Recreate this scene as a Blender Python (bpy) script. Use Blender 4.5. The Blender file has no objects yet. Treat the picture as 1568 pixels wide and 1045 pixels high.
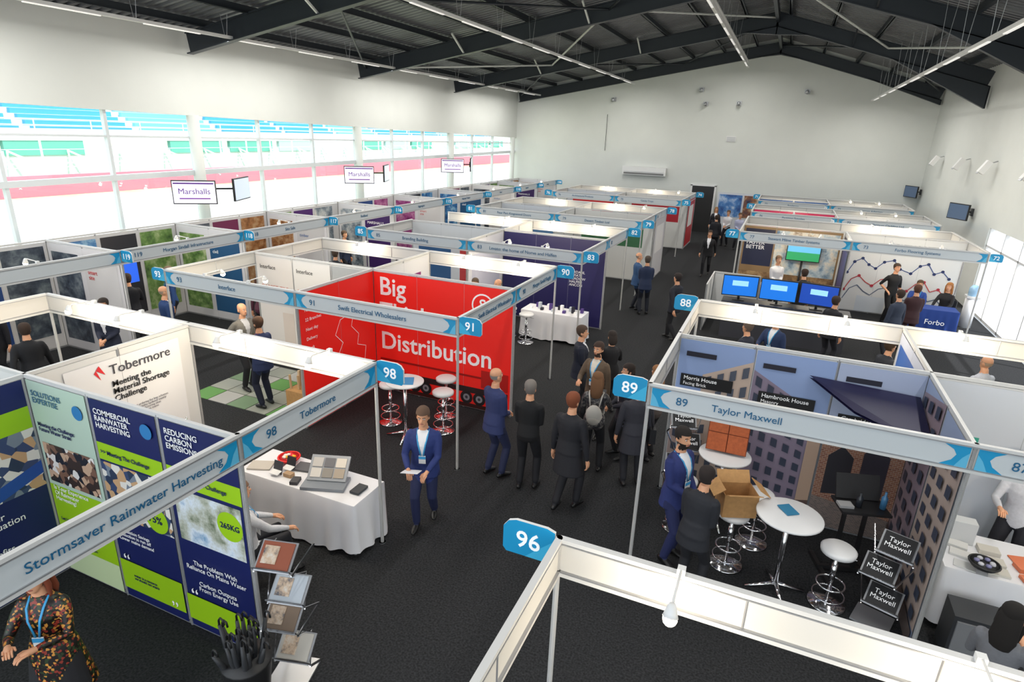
import bpy, math, random
import numpy as np
from mathutils import Vector, Matrix
random.seed(7)
V=Vector
SC=bpy.context.scene
# ------------------------------------------------------------ materials
def lin(h):
    if isinstance(h,str):
        h=h.lstrip('#'); c=[int(h[i:i+2],16)/255 for i in (0,2,4)]
        return tuple((x/12.92 if x<=.04045 else ((x+.055)/1.055)**2.4) for x in c)
    return h
_m={}
def mat(col,rough=.6,metal=0.,emit=0.,noise=0.,nscale=30.,spec=None):
    col=lin(col); k=(tuple(round(c,4) for c in col),rough,metal,emit,noise,nscale,spec)
    if k in _m: return _m[k]
    m=bpy.data.materials.new('surface'); m.use_nodes=True; nt=m.node_tree; b=nt.nodes['Principled BSDF']
    b.inputs['Base Color'].default_value=(*col,1); b.inputs['Roughness'].default_value=rough; b.inputs['Metallic'].default_value=metal
    if spec is not None: b.inputs['Specular IOR Level'].default_value=spec
    if emit: b.inputs['Emission Color'].default_value=(*col,1); b.inputs['Emission Strength'].default_value=emit
    if noise:
        tc=nt.nodes.new('ShaderNodeTexCoord'); n=nt.nodes.new('ShaderNodeTexNoise'); n.inputs['Scale'].default_value=nscale; n.inputs['Detail'].default_value=4
        r=nt.nodes.new('ShaderNodeValToRGB'); a=1-noise; z=1+noise
        r.color_ramp.elements[0].position=.3; r.color_ramp.elements[1].position=.7
        r.color_ramp.elements[0].color=(*[c*a for c in col],1); r.color_ramp.elements[1].color=(*[min(1,c*z) for c in col],1)
        nt.links.new(tc.outputs['Object'],n.inputs['Vector']); nt.links.new(n.outputs['Fac'],r.inputs['Fac']); nt.links.new(r.outputs['Color'],b.inputs['Base Color'])
    _m[k]=m; return m
def pmat(cols,scale=2.5,kind='noise'):
    k=('p',tuple(cols),scale,kind)
    if k in _m: return _m[k]
    m=bpy.data.materials.new('printed_picture'); m.use_nodes=True; nt=m.node_tree; b=nt.nodes['Principled BSDF']; b.inputs['Roughness'].default_value=.45
    tc=nt.nodes.new('ShaderNodeTexCoord')
    if kind=='vor':
        n=nt.nodes.new('ShaderNodeTexVoronoi'); o=n.outputs['Color']; 
        sp=nt.nodes.new('ShaderNodeSeparateColor'); nt.links.new(o,sp.inputs[0]); o=sp.outputs[0]
    else:
        n=nt.nodes.new('ShaderNodeTexNoise'); n.inputs['Detail'].default_value=6; n.inputs['Roughness'].default_value=.65; o=n.outputs['Fac']
    n.inputs['Scale'].default_value=scale
    r=nt.nodes.new('ShaderNodeValToRGB'); cr=r.color_ramp
    N=len(cols)
    if kind=='vor': cr.interpolation='CONSTANT'
    for i,c in enumerate(cols):
        p=.32+.36*i/(N-1) if kind!='vor' else i/N
        if i==0: e=cr.elements[0]; e.position=p
        elif i==N-1: e=cr.elements[-1]; e.position=p
        else: e=cr.elements.new(p)
        e.color=(*lin(c),1)
    nt.links.new(tc.outputs['Object'],n.inputs['Vector']); nt.links.new(o,r.inputs['Fac']); nt.links.new(r.outputs['Color'],b.inputs['Base Color'])
    _m[k]=m; return m
def brickmat(c1,c2,cm,scale=6):
    m=bpy.data.materials.new('brickwork'); m.use_nodes=True; nt=m.node_tree; b=nt.nodes['Principled BSDF']; b.inputs['Roughness'].default_value=.5
    tc=nt.nodes.new('ShaderNodeTexCoord'); mp=nt.nodes.new('ShaderNodeMapping'); mp.inputs['Rotation'].default_value=(math.pi/2,0,0)
    n=nt.nodes.new('ShaderNodeTexBrick'); n.inputs['Scale'].default_value=scale
    for i,c in zip(('Color1','Color2','Mortar'),(c1,c2,cm)): n.inputs[i].default_value=(*lin(c),1)
    nt.links.new(tc.outputs['Object'],mp.inputs['Vector']); nt.links.new(mp.outputs['Vector'],n.inputs['Vector']); nt.links.new(n.outputs['Color'],b.inputs['Base Color'])
    return m
WHITE=mat((.74,.74,.73),.45); PANEL=mat((.70,.70,.69),.5); ALU=mat((.42,.43,.45),.4,.6); CHROME=mat((.8,.8,.82),.12,1)
RAIL=mat((.62,.62,.61),.4)
BLUE=mat('#1793c4',.4); TEAL=mat('#155f88',.5); TXTW=mat((.95,.95,.95),.5,0,.15)
BLACK=mat((.012,.012,.013),.45); DARK=mat((.03,.032,.036),.5); RED=mat('#dd1f18',.4); NAVY=mat('#1d1a5b',.5)
FASC=mat((.56,.60,.62),.45); FBACK=mat((.60,.59,.56),.5)
CARDB=mat('#b98d5a',.8,0,0,.1,20); CLOTH=mat((.74,.74,.77),.8)
WALLP=mat((.64,.66,.63),.75,0,0,.02,1.2)
CARPET=mat((.026,.027,.029),.95,0,0,.5,45,.15)
STEEL=mat((.022,.028,.036),.45,.2); DECK=mat((.14,.145,.155),.45,.4)
# ------------------------------------------------------------ mesh builder
class MB:
    def __init__(s): s.v=[];s.f=[];s.m=[];s.ms=[];s.sm=[]
    def mi(s,m):
        if m not in s.ms: s.ms.append(m)
        return s.ms.index(m)
    def add(s,vs,fs,m,smooth=False):
        o=len(s.v); s.v+= [tuple(x) for x in vs]; i=s.mi(m)
        for f in fs: s.f.append(tuple(o+k for k in f)); s.m.append(i); s.sm.append(smooth)
    def poly(s,pts,m): s.add(pts,[tuple(range(len(pts)))],m)
    def box(s,x0,y0,z0,x1,y1,z1,m):
        if x0>x1:x0,x1=x1,x0
        if y0>y1:y0,y1=y1,y0
        if z0>z1:z0,z1=z1,z0
        s.add([(x,y,z) for z in (z0,z1) for y in (y0,y1) for x in (x0,x1)],[(0,2,3,1),(4,5,7,6),(0,1,5,4),(2,6,7,3),(0,4,6,2),(1,3,7,5)],m)
    def obox(s,c,size,m,R=None):
        c=V(c); sx,sy,sz=[k/2 for k in size]; R=R or Matrix.Identity(3)
        s.add([c+R@V((x,y,z)) for z in (-sz,sz) for y in (-sy,sy) for x in (-sx,sx)],[(0,2,3,1),(4,5,7,6),(0,1,5,4),(2,6,7,3),(0,4,6,2),(1,3,7,5)],m)
    def beam(s,p0,p1,w,h,m,up=V((0,0,1))):
        p0=V(p0);p1=V(p1);d=(p1-p0); L=d.length; d.normalize()
        if abs(d.dot(up))>.99: up=V((0,1,0))
        x=d.cross(up).normalized(); z=x.cross(d)
        R=Matrix((x,d,z)).transposed(); s.obox((p0+p1)/2,(w,L,h),m,R)
    def tube(s,pts,rad,m,n=10,closed=False,smooth=True,cap=True,round_=False):
        pts=[V(p) for p in pts]; N=len(pts)
        if not hasattr(rad,'__len__'): rad=[rad]*N
        rings=[];ref=None;vs=[];fs=[]
        ds=[]
        for i in range(N):
            a=pts[i-1] if (i>0 or closed) else pts[i]; b=pts[(i+1)%N] if (i<N-1 or closed) else pts[i]
            d=(b-a); d=d.normalized() if d.length>1e-9 else V((0,0,1)); ds.append(d)
        items=[(pts[i],ds[i],rad[i]) for i in range(N)]
        if round_ and not closed:
            def mn(r): return min(r) if hasattr(r,'__len__') else r
            def sc(r,k): return tuple(q*k for q in r) if hasattr(r,'__len__') else r*k
            items=[(pts[0]-ds[0]*mn(rad[0])*.7,ds[0],sc(rad[0],.6))]+items+[(pts[-1]+ds[-1]*mn(rad[-1])*.7,ds[-1],sc(rad[-1],.6))]
        for p,d,r in items:
            if ref is None:
                ref=V((1,0,0)) if abs(d.x)<.9 else V((0,1,0))
            x=(ref-d*ref.dot(d)).normalized(); y=d.cross(x); ref=x
            ra,rb=(r if hasattr(r,'__len__') else (r,r))
            o=len(vs); vs+=[p+x*math.cos(2*math.pi*k/n)*ra+y*math.sin(2*math.pi*k/n)*rb for k in range(n)]; rings.append(o)
        M=len(rings)
        for i in range(M if closed else M-1):
            a=rings[i];b=rings[(i+1)%M]
            for k in range(n):
                k2=(k+1)%n; fs.append((a+k,a+k2,b+k2,b+k))
        if cap and not closed:
            fs.append(tuple(rings[0]+k for k in reversed(range(n)))); fs.append(tuple(rings[-1]+k for k in range(n)))
        s.add(vs,fs,m,smooth)
    def cyl(s,p0,p1,r,m,n=12,r2=None): s.tube([p0,p1],[r,r if r2 is None else r2],m,n,smooth=n>8)
    def ring(s,c,R,r,m,n=20,a0=0,a1=360):
        full=(a1-a0)>=360; k=n if full else n+1
        s.tube([V(c)+V((math.cos(math.radians(a0+(a1-a0)*i/n))*R,math.sin(math.radians(a0+(a1-a0)*i/n))*R,0)) for i in range(k)],r,m,8,closed=full)
    def ell(s,c,r,m,R=None,n=12,h=8):
        c=V(c); vs=[];fs=[];R=R or Matrix.Identity(3)
        for i in range(h+1):
            t=math.pi*i/h
            for k in range(n):
                a=2*math.pi*k/n; vs.append(c+R@V((r[0]*math.sin(t)*math.cos(a),r[1]*math.sin(t)*math.sin(a),-r[2]*math.cos(t))))
        for i in range(h):
            for k in range(n): fs.append((i*n+k,i*n+(k+1)%n,(i+1)*n+(k+1)%n,(i+1)*n+k))
        s.add(vs,fs,m,True)
    def build(s,name,parent=None,loc=None,rot=None,scale=None):
        me=bpy.data.meshes.new(name); me.from_pydata(s.v,[],s.f)
        for m in s.ms: me.materials.append(m)
        me.polygons.foreach_set('material_index',s.m); me.polygons.foreach_set('use_smooth',s.sm); me.update()
        o=bpy.data.objects.new(name,me); SC.collection.objects.link(o)
        if loc is not None: o.location=loc
        if rot is not None: o.rotation_euler=(0,0,rot)
        if scale: o.scale=(scale,)*3
        if parent: o.parent=parent
        return o
def text(s,pos,u,size,m,parent=None,align='CENTER',bold=.0,name='lettering',up=V((0,0,1)),sp=1):
    c=bpy.data.curves.new(name,'FONT'); c.body=s; c.size=size; c.align_x=align; c.align_y='CENTER'; c.extrude=.0015
    c.offset=(bold*size if size>.15 else min(bold,.007)*size); c.resolution_u=3
    c.space_line=.9*sp
    c.materials.append(m); o=bpy.data.objects.new(name,c); SC.collection.objects.link(o)
    u=V(u).normalized(); n=u.cross(up)
    M=Matrix((u,up,n)).transposed().to_4x4(); M.translation=V(pos)+n*.003
    if parent: o.parent=parent; o.matrix_parent_inverse=Matrix.Identity(4)
    o.matrix_local=M
    return o
DIR={'S':(V((1,0,0)),V((0,-1,0))),'N':(V((-1,0,0)),V((0,1,0))),'E':(V((0,1,0)),V((1,0,0))),'W':(V((0,-1,0)),V((-1,0,0)))}
def poster(parent,org,face,w,h,bg,items=(),name='graphic_panel',off=.02):
    """org = lower-left corner as the reader sees it; face = side the print looks to"""
    u,n=DIR[face]; o=V(org); mb=MB(); z=V((0,0,1))
    def P(a,b,l): return o+u*a+z*b+n*(off+.0015*l)
    def M(c): return c if isinstance(c,bpy.types.Material) else mat(c,.45)
    mb.poly([P(0,0,0),P(w,0,0),P(w,h,0),P(0,h,0)],M(bg)); txt=[]
    for l,it in enumerate(items,1):
        l=min(l,14)+.02*max(0,l-14)
        if it[0]=='r': _,a,b,c,d,m=it; mb.poly([P(a,b,l),P(c,b,l),P(c,d,l),P(a,d,l)],M(m))
        elif it[0]=='q': mb.poly([P(a,b,l) for a,b in it[1]],M(it[2]))
        elif it[0]=='c':
            _,a,b,r,m=it; mb.poly([P(a+r*math.cos(k*math.pi/12),b+r*math.sin(k*math.pi/12),l) for k in range(24)],M(m))
        elif it[0]=='t': txt.append((it,l))
    ob=mb.build(name,parent)
    for it,l in txt:
        _,a,b,size,m,s=it[:6]; al=it[6] if len(it)>6 else 'LEFT'; bd=it[7] if len(it)>7 else .0
        text(s,P(a,b,l),u,size,M(m),parent,al,bd)
    return ob
# ------------------------------------------------------------ shell-scheme pieces
def wall(mb,p0,p1,h=2.46):
    p0=V((*p0,0));p1=V((*p1,0)); d=p1-p0; L=d.length; n=max(1,round(L)); d.normalize()
    for i in range(n):
        a=p0+d*(L*i/n+.02); b=p0+d*(L*(i+1)/n-.02)
        mb.beam(a+V((0,0,h/2)),b+V((0,0,h/2)),.012,h-.06,PANEL)
    for i in range(n+1):
        q=p0+d*(L*i/n); mb.cyl(q,q+V((0,0,h)),.021,ALU,8)
    mb.beam(p0+V((0,0,h)),p1+V((0,0,h)),.036,.04,RAIL); mb.beam(p0+V((0,0,.03)),p1+V((0,0,.03)),.03,.04,ALU)
def header(mb,p0,p1,face,num=None):
    p0=V((*p0,0));p1=V((*p1,0)); u,n=DIR[face]
    if (p1-p0).dot(u)<0: p0,p1=p1,p0
    L=(p1-p0).length
    mb.beam(p0+V((0,0,2.35)),p1+V((0,0,2.35)),.010,.26,FBACK)
    for z in (2.485,2.215): mb.beam(p0+V((0,0,z)),p1+V((0,0,z)),.046,.030,RAIL)
    for z in (2.463,2.237): mb.beam(p0+V((0,0,z)),p1+V((0,0,z)),.05,.010,ALU)
    k=1.
    while k<L-.3: mb.beam(p0+u*k+V((0,0,2.24)),p0+u*k+V((0,0,2.46)),.018,.018,ALU,V((1,1,0)).normalized()) ; k+=1.
    for q in (p0,p1): mb.cyl(q,q+V((0,0,2.5)),.021,WHITE,8); mb.cyl(q,q+V((0,0,.012)),.045,ALU,12)
    if num is not None:
        o=n*.014
        def P(a,z): return p0+u*a+V((0,0,z))+o
        mb.poly([P(.03,2.24),P(L-.03,2.24),P(L-.03,2.46),P(.03,2.46)],FASC)
        o=n*.016; lt=mat('#5fb6da',.4)
        for e,s in ((.03,1),(L-.03,-1)):
            pp=[P(e,2.24),P(e+s*.22,2.24),P(e+s*.13,2.30),P(e+s*.10,2.36),P(e+s*.13,2.41),P(e+s*.22,2.46),P(e,2.46)]
            mb.poly(pp if s>0 else pp[::-1],BLUE)
        o=n*.018
        for e,s in ((.03,1),(L-.03,-1)):
            pp=[P(e,2.24),P(e+s*.1,2.24),P(e+s*.05,2.34),P(e,2.40)]
            mb.poly(pp if s>0 else pp[::-1],lt)
def head_text(par,p0,p1,face,num,label,lab_at=.5):
    p0=V((*p0,0));p1=V((*p1,0)); u,n=DIR[face]
    if (p1-p0).dot(u)<0: p0,p1=p1,p0
    L=(p1-p0).length
    text(str(num),p0+u*.36+V((0,0,2.345))+n*.018,u,.13,TEAL,par,name='booth_number')
    if label: text(label,p0+u*(L*lab_at)+V((0,0,2.345))+n*.018,u,.112,TEAL,par,name='company_lettering')
def stand(x0,y0,x1,y1,walls='',heads={},posts=True):
    """heads: side -> None (plain) or (num,label)"""
    mb=MB(); S={'S':((x0,y0),(x1,y0)),'N':((x0,y1),(x1,y1)),'W':((x0,y0),(x0,y1)),'E':((x1,y0),(x1,y1))}
    for w in walls: wall(mb,*S[w])
    for k,v in heads.items(): header(mb,*S[k],k,None if v is None else v[0])
    o=mb.build('exhibition_booth')
    for k,v in heads.items():
        if v is not None: head_text(o,*S[k],k,*v)
    return o
def flag(par,x,y,dx,num,s=1.):
    """number flag sticking out from a corner post, dx=+1/-1"""
    mb=MB(); w=.36*s; h=.24*s; z=2.27
    xa=x+dx*.03; xb=x+dx*(.03+w)
    prof=[(0,0),(.93,0),(1,.12),(1,.8),(.9,1.0),(.75,1.08),(.15,1.08),(0,1.0)]
    f=[(xa+(xb-xa)*a,y,z+h*b) for a,b in prof]
    for k,yy in ((0,-.012),(1,.012)):
        pts=[(p[0],y+yy,p[2]) for p in f]; mb.poly(pts if (k==0)==(dx>0) else pts[::-1],BLUE)
    sw=[(.0,0),(.55,0),(.3,.35),(.0,.75)]
    pts=[(xa+(xb-xa)*a,y-.0125,z+h*b) for a,b in sw]; mb.poly(pts if dx>0 else pts[::-1],mat('#3fb2dc',.4))
    n=len(f)
    for i in range(n):
        a=f[i];b=f[(i+1)%n]; mb.poly([(a[0],y-.012,a[2]),(b[0],y-.012,b[2]),(b[0],y+.012,b[2]),(a[0],y+.012,a[2])],WHITE)
    o=mb.build('number_flag',par)
    text(str(num),((xa+xb)/2,y-.013,z+h*.5),(1,0,0),.175*s,TXTW,par,bold=.012,name='booth_number')
BULB=mat((1,.86,.62),.5,0,30)
def spot(par,x,y,face,power=22,lamp=True):
    """arm spotlight hooked on a rail at (x,y), reaching into stand along face dir"""
    n=DIR[face][1]; mb=MB(); a=V((x,y,2.5)); b=a+n*.3+V((0,0,.05)); c=a+n*.36+V((0,0,.0))
    mb.obox(a+V((0,0,.01)),(.05,.05,.06),WHITE); mb.tube([a+V((0,0,.03)),b,c],.008,WHITE,6)
    d=(n*.3+V((0,0,-1))).normalized(); mb.tube([c-d*.05,c-d*.03,c+d*.0,c+d*.03],[.018,.028,.036,.046],WHITE,14)
    mb.ell(c+d*.045,(.042,.042,.040),BULB)
    mb.build('spotlight',par)
    if lamp:
        l=bpy.data.lights.new('spotlight_lamp','POINT'); l.energy=power; l.color=(1,.84,.62); l.shadow_soft_size=.05
        o=bpy.data.objects.new('spotlight_lamp',l); SC.collection.objects.link(o); o.location=c+d*.17; o.parent=par
# ------------------------------------------------------------ ROOM SHELL
XL,XR,YN,YF=-15.7,6.2,-4.0,36.5; XRG=-1.25; ZL,ZR,ZG=7.35,7.75,9.9
mb=MB(); mb.box(XL,YN,-.1,XR,YF,0,CARPET); mb.build('floor')
mb=MB()
e=.3
mb.poly([(XL-.3,YF,0),(XR+.2,YF,0),(XR+.2,YF,ZR+e),(XRG,YF,ZG+e),(XL-.3,YF,ZL+e)],WALLP); mb.poly([(XL-.3,YF+.2,0),(XL-.3,YF+.2,ZL+e),(XRG,YF+.2,ZG+e),(XR+.2,YF+.2,ZR+e),(XR+.2,YF+.2,0)],WALLP)
mb.build('wall_north')
mb=MB(); gy0,gy1,gz=13.,24.,2.7
mb.box(XR,YN,0,XR+.2,gy0,ZR+.2,WALLP); mb.box(XR,gy1,0,XR+.2,YF,ZR+.2,WALLP); mb.box(XR,gy0,gz,XR+.2,gy1,ZR+.2,WALLP)
mb.build('wall_east')
GL=bpy.data.materials.new('glass'); GL.use_nodes=True; nt=GL.node_tree; nt.nodes.clear()
o_=nt.nodes.new('ShaderNodeOutputMaterial'); mx=nt.nodes.new('ShaderNodeMixShader'); tr=nt.nodes.new('ShaderNodeBsdfTransparent'); gs=nt.nodes.new('ShaderNodeBsdfGlossy'); gs.inputs['Roughness'].default_value=.02
mx.inputs[0].default_value=.06; nt.links.new(tr.outputs[0],mx.inputs[1]); nt.links.new(gs.outputs[0],mx.inputs[2]); nt.links.new(mx.outputs[0],o_.inputs[0])
mb=MB(); mb.poly([(XR+.1,gy0,0),(XR+.1,gy1,0),(XR+.1,gy1,gz),(XR+.1,gy0,gz)],GL)
for i in range(8):
    y=gy0+(gy1-gy0)*i/7; mb.box(XR+.05,y-.03,0,XR+.15,y+.03,gz,WHITE)
mb.box(XR+.05,gy0,.0,XR+.15,gy1,.08,WHITE); mb.box(XR+.05,gy0,2.1,XR+.15,gy1,2.16,WHITE); mb.build('window_east')
def zb(y): return 5.28+(4.74-5.28)*(y-8)/27
def zt(y): return 3.55+(3.88-3.55)*(y-8)/27
mb=MB(); a,b=YN,YF
mb.add([(XL,a,zb(a)),(XL,b,zb(b)),(XL,b,ZL+.1),(XL,a,ZL+.1),(XL-.3,a,zb(a)),(XL-.3,b,zb(b)),(XL-.3,b,ZL+.1),(XL-.3,a,ZL+.1)],[(0,1,2,3),(4,7,6,5),(0,4,5,1)],WALLP)
mb.build('wall_west')
COLS=[-1.8,5.7,13.2,20.7,28.2,35.9]
FRM=mat((.62,.66,.68),.45)
mb=MB(); mb.poly([(XL-.15,a,0),(XL-.15,b,0),(XL-.15,b,zb(b)),(XL-.15,a,zb(a))],GL)
for i in range(len(COLS)-1):
    for k in range(3):
        y=COLS[i]+(COLS[i+1]-COLS[i])*k/3
        w=.04 if k else .07
        mb.box(XL-.2,y-w,0,XL-.08,y+w,zb(y),FRM)
N=20
for i in range(N):
    y0=a+(b-a)*i/N;y1=a+(b-a)*(i+1)/N
    for zf,h,w in ((zt,.14,.16),(lambda y:zt(y)+(zb(y)-zt(y))*.62,.05,.1),(lambda y:1.1,.06,.1),(lambda y:.05,.1,.1)):
        mb.beam((XL-.14,y0,zf(y0)),(XL-.14,y1,zf(y1)),w,h,FRM)
mb.build('window_west')
mb=MB()
for y in COLS: mb.cyl((XL+.0,y,0),(XL+.0,y,zb(y)+.02),.15,WALLP,20)
mb.build('column')
mb=MB()
def slope(x): return ZL+(ZG-ZL)*(x-XL)/(XRG-XL) if x<=XRG else ZG+(ZR-ZG)*(x-XRG)/(XR-XRG)
pr=[];y=YN
while y<YF: pr+=[(y,0),(y+.10,0),(y+.13,.07),(y+.22,.07)]; y+=.25
for xa,xb in ((XL-.3,XRG),(XRG,XR+.3)):
    za=ZL-.05 if xa<-10 else ZG; zb_=ZG if xb==XRG else ZR-.08
    vs=[];fs=[]
    for y,d in pr: vs+=[(xa,y,za+d+.1),(xb,y,zb_+d+.1)]
    for i in range(len(pr)-1): fs.append((2*i,2*i+1,2*i+3,2*i+2))
    mb.add(vs,fs,DECK)
mb.poly([(XL-.5,YN,ZL+.25),(XRG,YN,ZG+.35),(XRG,YF+.3,ZG+.35),(XL-.5,YF+.3,ZL+.25)],STEEL); mb.poly([(XRG,YN,ZG+.35),(XR+.5,YN,ZR+.25),(XR+.5,YF+.3,ZR+.25),(XRG,YF+.3,ZG+.35)],STEEL)
mb.build('ceiling')
mb=MB()
def ibeam(p0,p1,h=.5,w=.2):
    p0=V(p0);p1=V(p1); mb.beam(p0,p1,.03,h,STEEL); u=V((0,0,h/2)); mb.beam(p0+u,p1+u,w,.03,STEEL); mb.beam(p0-u,p1-u,w,.03,STEEL)
for y in COLS[1:]:
    yy=y if y<35 else 36.3
    zz=-.36
    ibeam((XL+.2,yy,slope(XL+.2)+zz),(XRG,yy,ZG+zz)); ibeam((XR-.1,yy,slope(XR-.1)+zz),(XRG,yy,ZG+zz))
    for x0,x1,dz in ((XR-.1,XR-3.4,.75),(XRG,XRG-1.2,.3),(XRG,XRG+1.2,.3)):
        if yy>36 : dz*=.3
        z0=slope(x0)-.6; z1=slope(x1)-.6
        for s in (-.1,.1): mb.add([(x0,yy+s,z0),(x1,yy+s,z1),(x0,yy+s,z0-dz)],[(0,1,2)],STEEL)
        mb.add([(x1,yy-.1,z1),(x1,yy+.1,z1),(x0,yy+.1,z0-dz),(x0,yy-.1,z0-dz)],[(0,1,2,3)],STEEL)
        mb.box(x0-.02,yy-.1,z0-dz,x0+.02,yy+.1,z0,STEEL)
x=XL+.9
while x<XR:
    if abs(x-XRG)>.3: mb.beam((x,YN,slope(x)-.02),(x,YF,slope(x)-.02),.06,.18,STEEL); mb.beam((x+.04,YN,slope(x)-.10),(x+.04,YF,slope(x)-.10),.1,.02,STEEL)
    x+=1.55
for i in range(1,len(COLS)-1):
    y0,y1=COLS[i],COLS[i+1]
    for xa,xb in ((XL+.5,XL+5.2),(XL+5.2,XL+9.8),(XL+9.8,XRG),(XRG,XR-3.5),(XR-3.5,XR-.3)):
        if (i+int(xa))%2: xa,xb=xb,xa
        mb.cyl((xa,y0,slope(xa)-.3),(xb,y1,slope(xb)-.3),.035,WALLP if i%2 else STEEL,8)
    for xq in (-11,-6.5,1.5):
        for s in (-1,1): mb.beam((xq,y0,slope(xq)-.6),(xq,y0+s*.9,slope(xq)-.08),.05,.05,WALLP if xq!=1.5 else STEEL)
mb.beam((XRG,YN,ZG-.35),(XRG,YF,ZG-.35),.12,.25,STEEL)
mb.build('roof_truss')
RAILGLOW=mat((1,.98,.95),.5,0,.35)  # added strips under the rails; faint emission imitates lit white paint
for x,z in ((-13.9,7.1),(-8.4,7.75),(-2.65,8.55),(3.2,7.05)):
    mb=MB(); mb.box(x-.05,2,z,x+.05,35.6,z+.07,WHITE)
    if x==-2.65: mb.box(x-.12,4,z+.09,x+.12,34,z+.13,WHITE)
    yy=3.
    while yy<35.5:
        for dx in (-.04,.04): mb.cyl((x+dx,yy,z+.07),(x+dx*3,yy,slope(x)),.006,ALU,5)
        mb.box(x-.03,yy+.2,z-.02,x+.03,yy+1.7,z,RAILGLOW); yy+=2.5
    o=mb.build('lighting_rail')
    for k in range(4):  # fill lamps added below each rail to brighten the hall
        l=bpy.data.lights.new('added_fill_lamp','AREA'); l.shape='RECTANGLE'; l.size=.16; l.size_y=6; l.energy=165; l.color=(1,.97,.92)
        lo=bpy.data.objects.new('added_fill_lamp',l); SC.collection.objects.link(lo); lo.location=(x,6+8.5*k,z-.06); lo.parent=o
# ------------------------------------------------------------ EXTERIOR
mb=MB(); mb.box(-300,-200,-.5,XL-.3,300,-.3,mat('#c3cc9a',.9,0,0,.2,.3)); mb.box(XR+.2,-60,-.3,60,120,-.05,mat((.45,.46,.47),.8)); mb.build('ground')
mb=MB(); mb.box(-44,-200,-.29,-30,300,-.27,mat((.55,.55,.55),.9)); mb.box(-44.6,-200,-.29,-44,300,-.25,mat('#c8d8a8',.9)); mb.box(-30,-200,-.29,-29.4,300,-.25,WHITE); mb.build('race_track')
mb=MB(); mb.box(-47,18,-.3,-46.7,300,1.1,mat('#cc7080',.7)); mb.box(-47,-200,-.3,-46.7,18,.9,mat('#c8d4d8',.7))
y=-60
while y<200: mb.cyl((-47,y,.9),(-47,y,3.4),.07,FRM,6); y+=3
for z in (1.6,2.2,2.8,3.4): mb.beam((-47,-60,z),(-47,200,z),.04,.04,FRM)
mb.build('trackside_barrier')
mb=MB(); BS=mat('#3a97cc',.7); BS2=mat('#6ab4da',.7); CON=mat((.55,.6,.61),.8); GRN=mat('#5aa598',.7)
for i in range(20):
    x=-62-i*.95; z=3.6+i*.5
    mb.box(x-.95,-80,z-.5,x,230,z,CON)
    y=-80;k=0
    while y<230:
        mb.box(x-.75,y,z,x-.35,y+9.4,z+.46,BS if (k+i//7)%3 else BS2); y+=10.5; k+=1
mb.box(-62,-80,-.3,-61.6,230,2.0,mat('#b4c4c6',.7)); mb.box(-61.7,-80,2.9,-61.4,230,3.9,CON)
y=-80;k=0
while y<230:
    if k%4!=3: mb.box(-61.95,y+.4,1.6,-61.5,y+7.2,2.9,GRN if k%3 else mat('#a0c4c4',.7))
    y+=8;k+=1
y=-80
while y<230:
    mb.cyl((-61.2,y,3.4),(-61.2,y,4.7),.05,WHITE,6); mb.beam((-57,y,-.3),(-61.3,y+2.5,2.0),.14,.14,FRM); mb.beam((-57,y+5,-.3),(-61.3,y+2.5,2.0),.14,.14,FRM); y+=5
mb.beam((-61.2,-80,4.7),(-61.2,230,4.7),.08,.08,WHITE); mb.beam((-61.2,-80,4.2),(-61.2,230,4.2),.06,.06,WHITE); mb.beam((-57,-80,1.2),(-57,230,1.2),.1,.1,FRM)
mb.build('grandstand')
# ------------------------------------------------------------ WALL FITTINGS
mb=MB(); mb.box(-8.8,36.2,2.95,-6.3,36.49,3.4,WHITE); mb.box(-8.7,36.17,3.0,-6.4,36.2,3.08,mat((.15,.15,.15),.5)); mb.box(-8.7,36.18,3.12,-6.4,36.2,3.14,ALU); mb.build('air_conditioning_unit')
mb=MB(); mb.box(-4.75,36.44,0,-3.55,36.49,2.55,BLACK); mb.box(-4.85,36.42,0,-4.75,36.49,2.6,WHITE); mb.box(-3.55,36.42,0,-3.45,36.49,2.6,WHITE); mb.box(-4.85,36.42,2.55,-3.45,36.49,2.65,WHITE); mb.build('door_1')
for x,z in ((-9.7,7.0),(-4.9,7.55),(.3,7.5),(-2.9,6.9),(-4.6,6.85)):
    mb=MB(); mb.box(x-.12,36.28,z-.1,x+.12,36.49,z+.1,ALU); mb.cyl((x,36.3,z),(x,36.15,z-.06),.09,ALU,12); mb.build('wall_floodlight')
mb=MB(); mb.box(-3.3,36.46,4.95,-2.8,36.49,5.25,WHITE); 
for k in range(5): mb.box(-3.27,36.44,4.98+k*.05,-2.83,36.46,5.0+k*.05,ALU)
mb.build('wall_vent')
mb=MB(); mb.tube([(-10,36.46,6.2),(-10,36.46,4.2)],.012,DARK,6); mb.build('wall_cable')
def wall_tv(x,y,z,rot,w,h,label,scr,ax,ay):
    mb=MB(); R=Matrix.Rotation(rot,3,'Z'); c=V((x,y,z))
    mb.obox(c,(w,.06,h),BLACK,R); mb.obox(c+R@V((0,-.033,0)),(w-.05,.004,h-.06),mat(scr,.3,0,.5),R)
    mb.obox(c+R@V((0,.05,0)),(.25,.06,.25),DARK,R); mb.beam(c+R@V((0,.06,0)),(ax,ay,z),.05,.05,DARK); mb.obox((ax,ay,z),(.08,.2,.25),DARK)
    o=mb.build('wall_television')
    if label:
        text(label,c+R@V((0,-.037,.02)),R@V((1,0,0)),.22,mat('#5a2a8a',.5),o)
        mm=MB(); mm.obox(c+R@V((0,-.037,-.17)),(w*.7,.002,.035),mat('#7a3aa0',.5),R); mm.obox(c+R@V((0,-.037,.24)),(w-.1,.002,.04),mat('#5a2a8a',.5),R); mm.build('screen_band',o)
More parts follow.
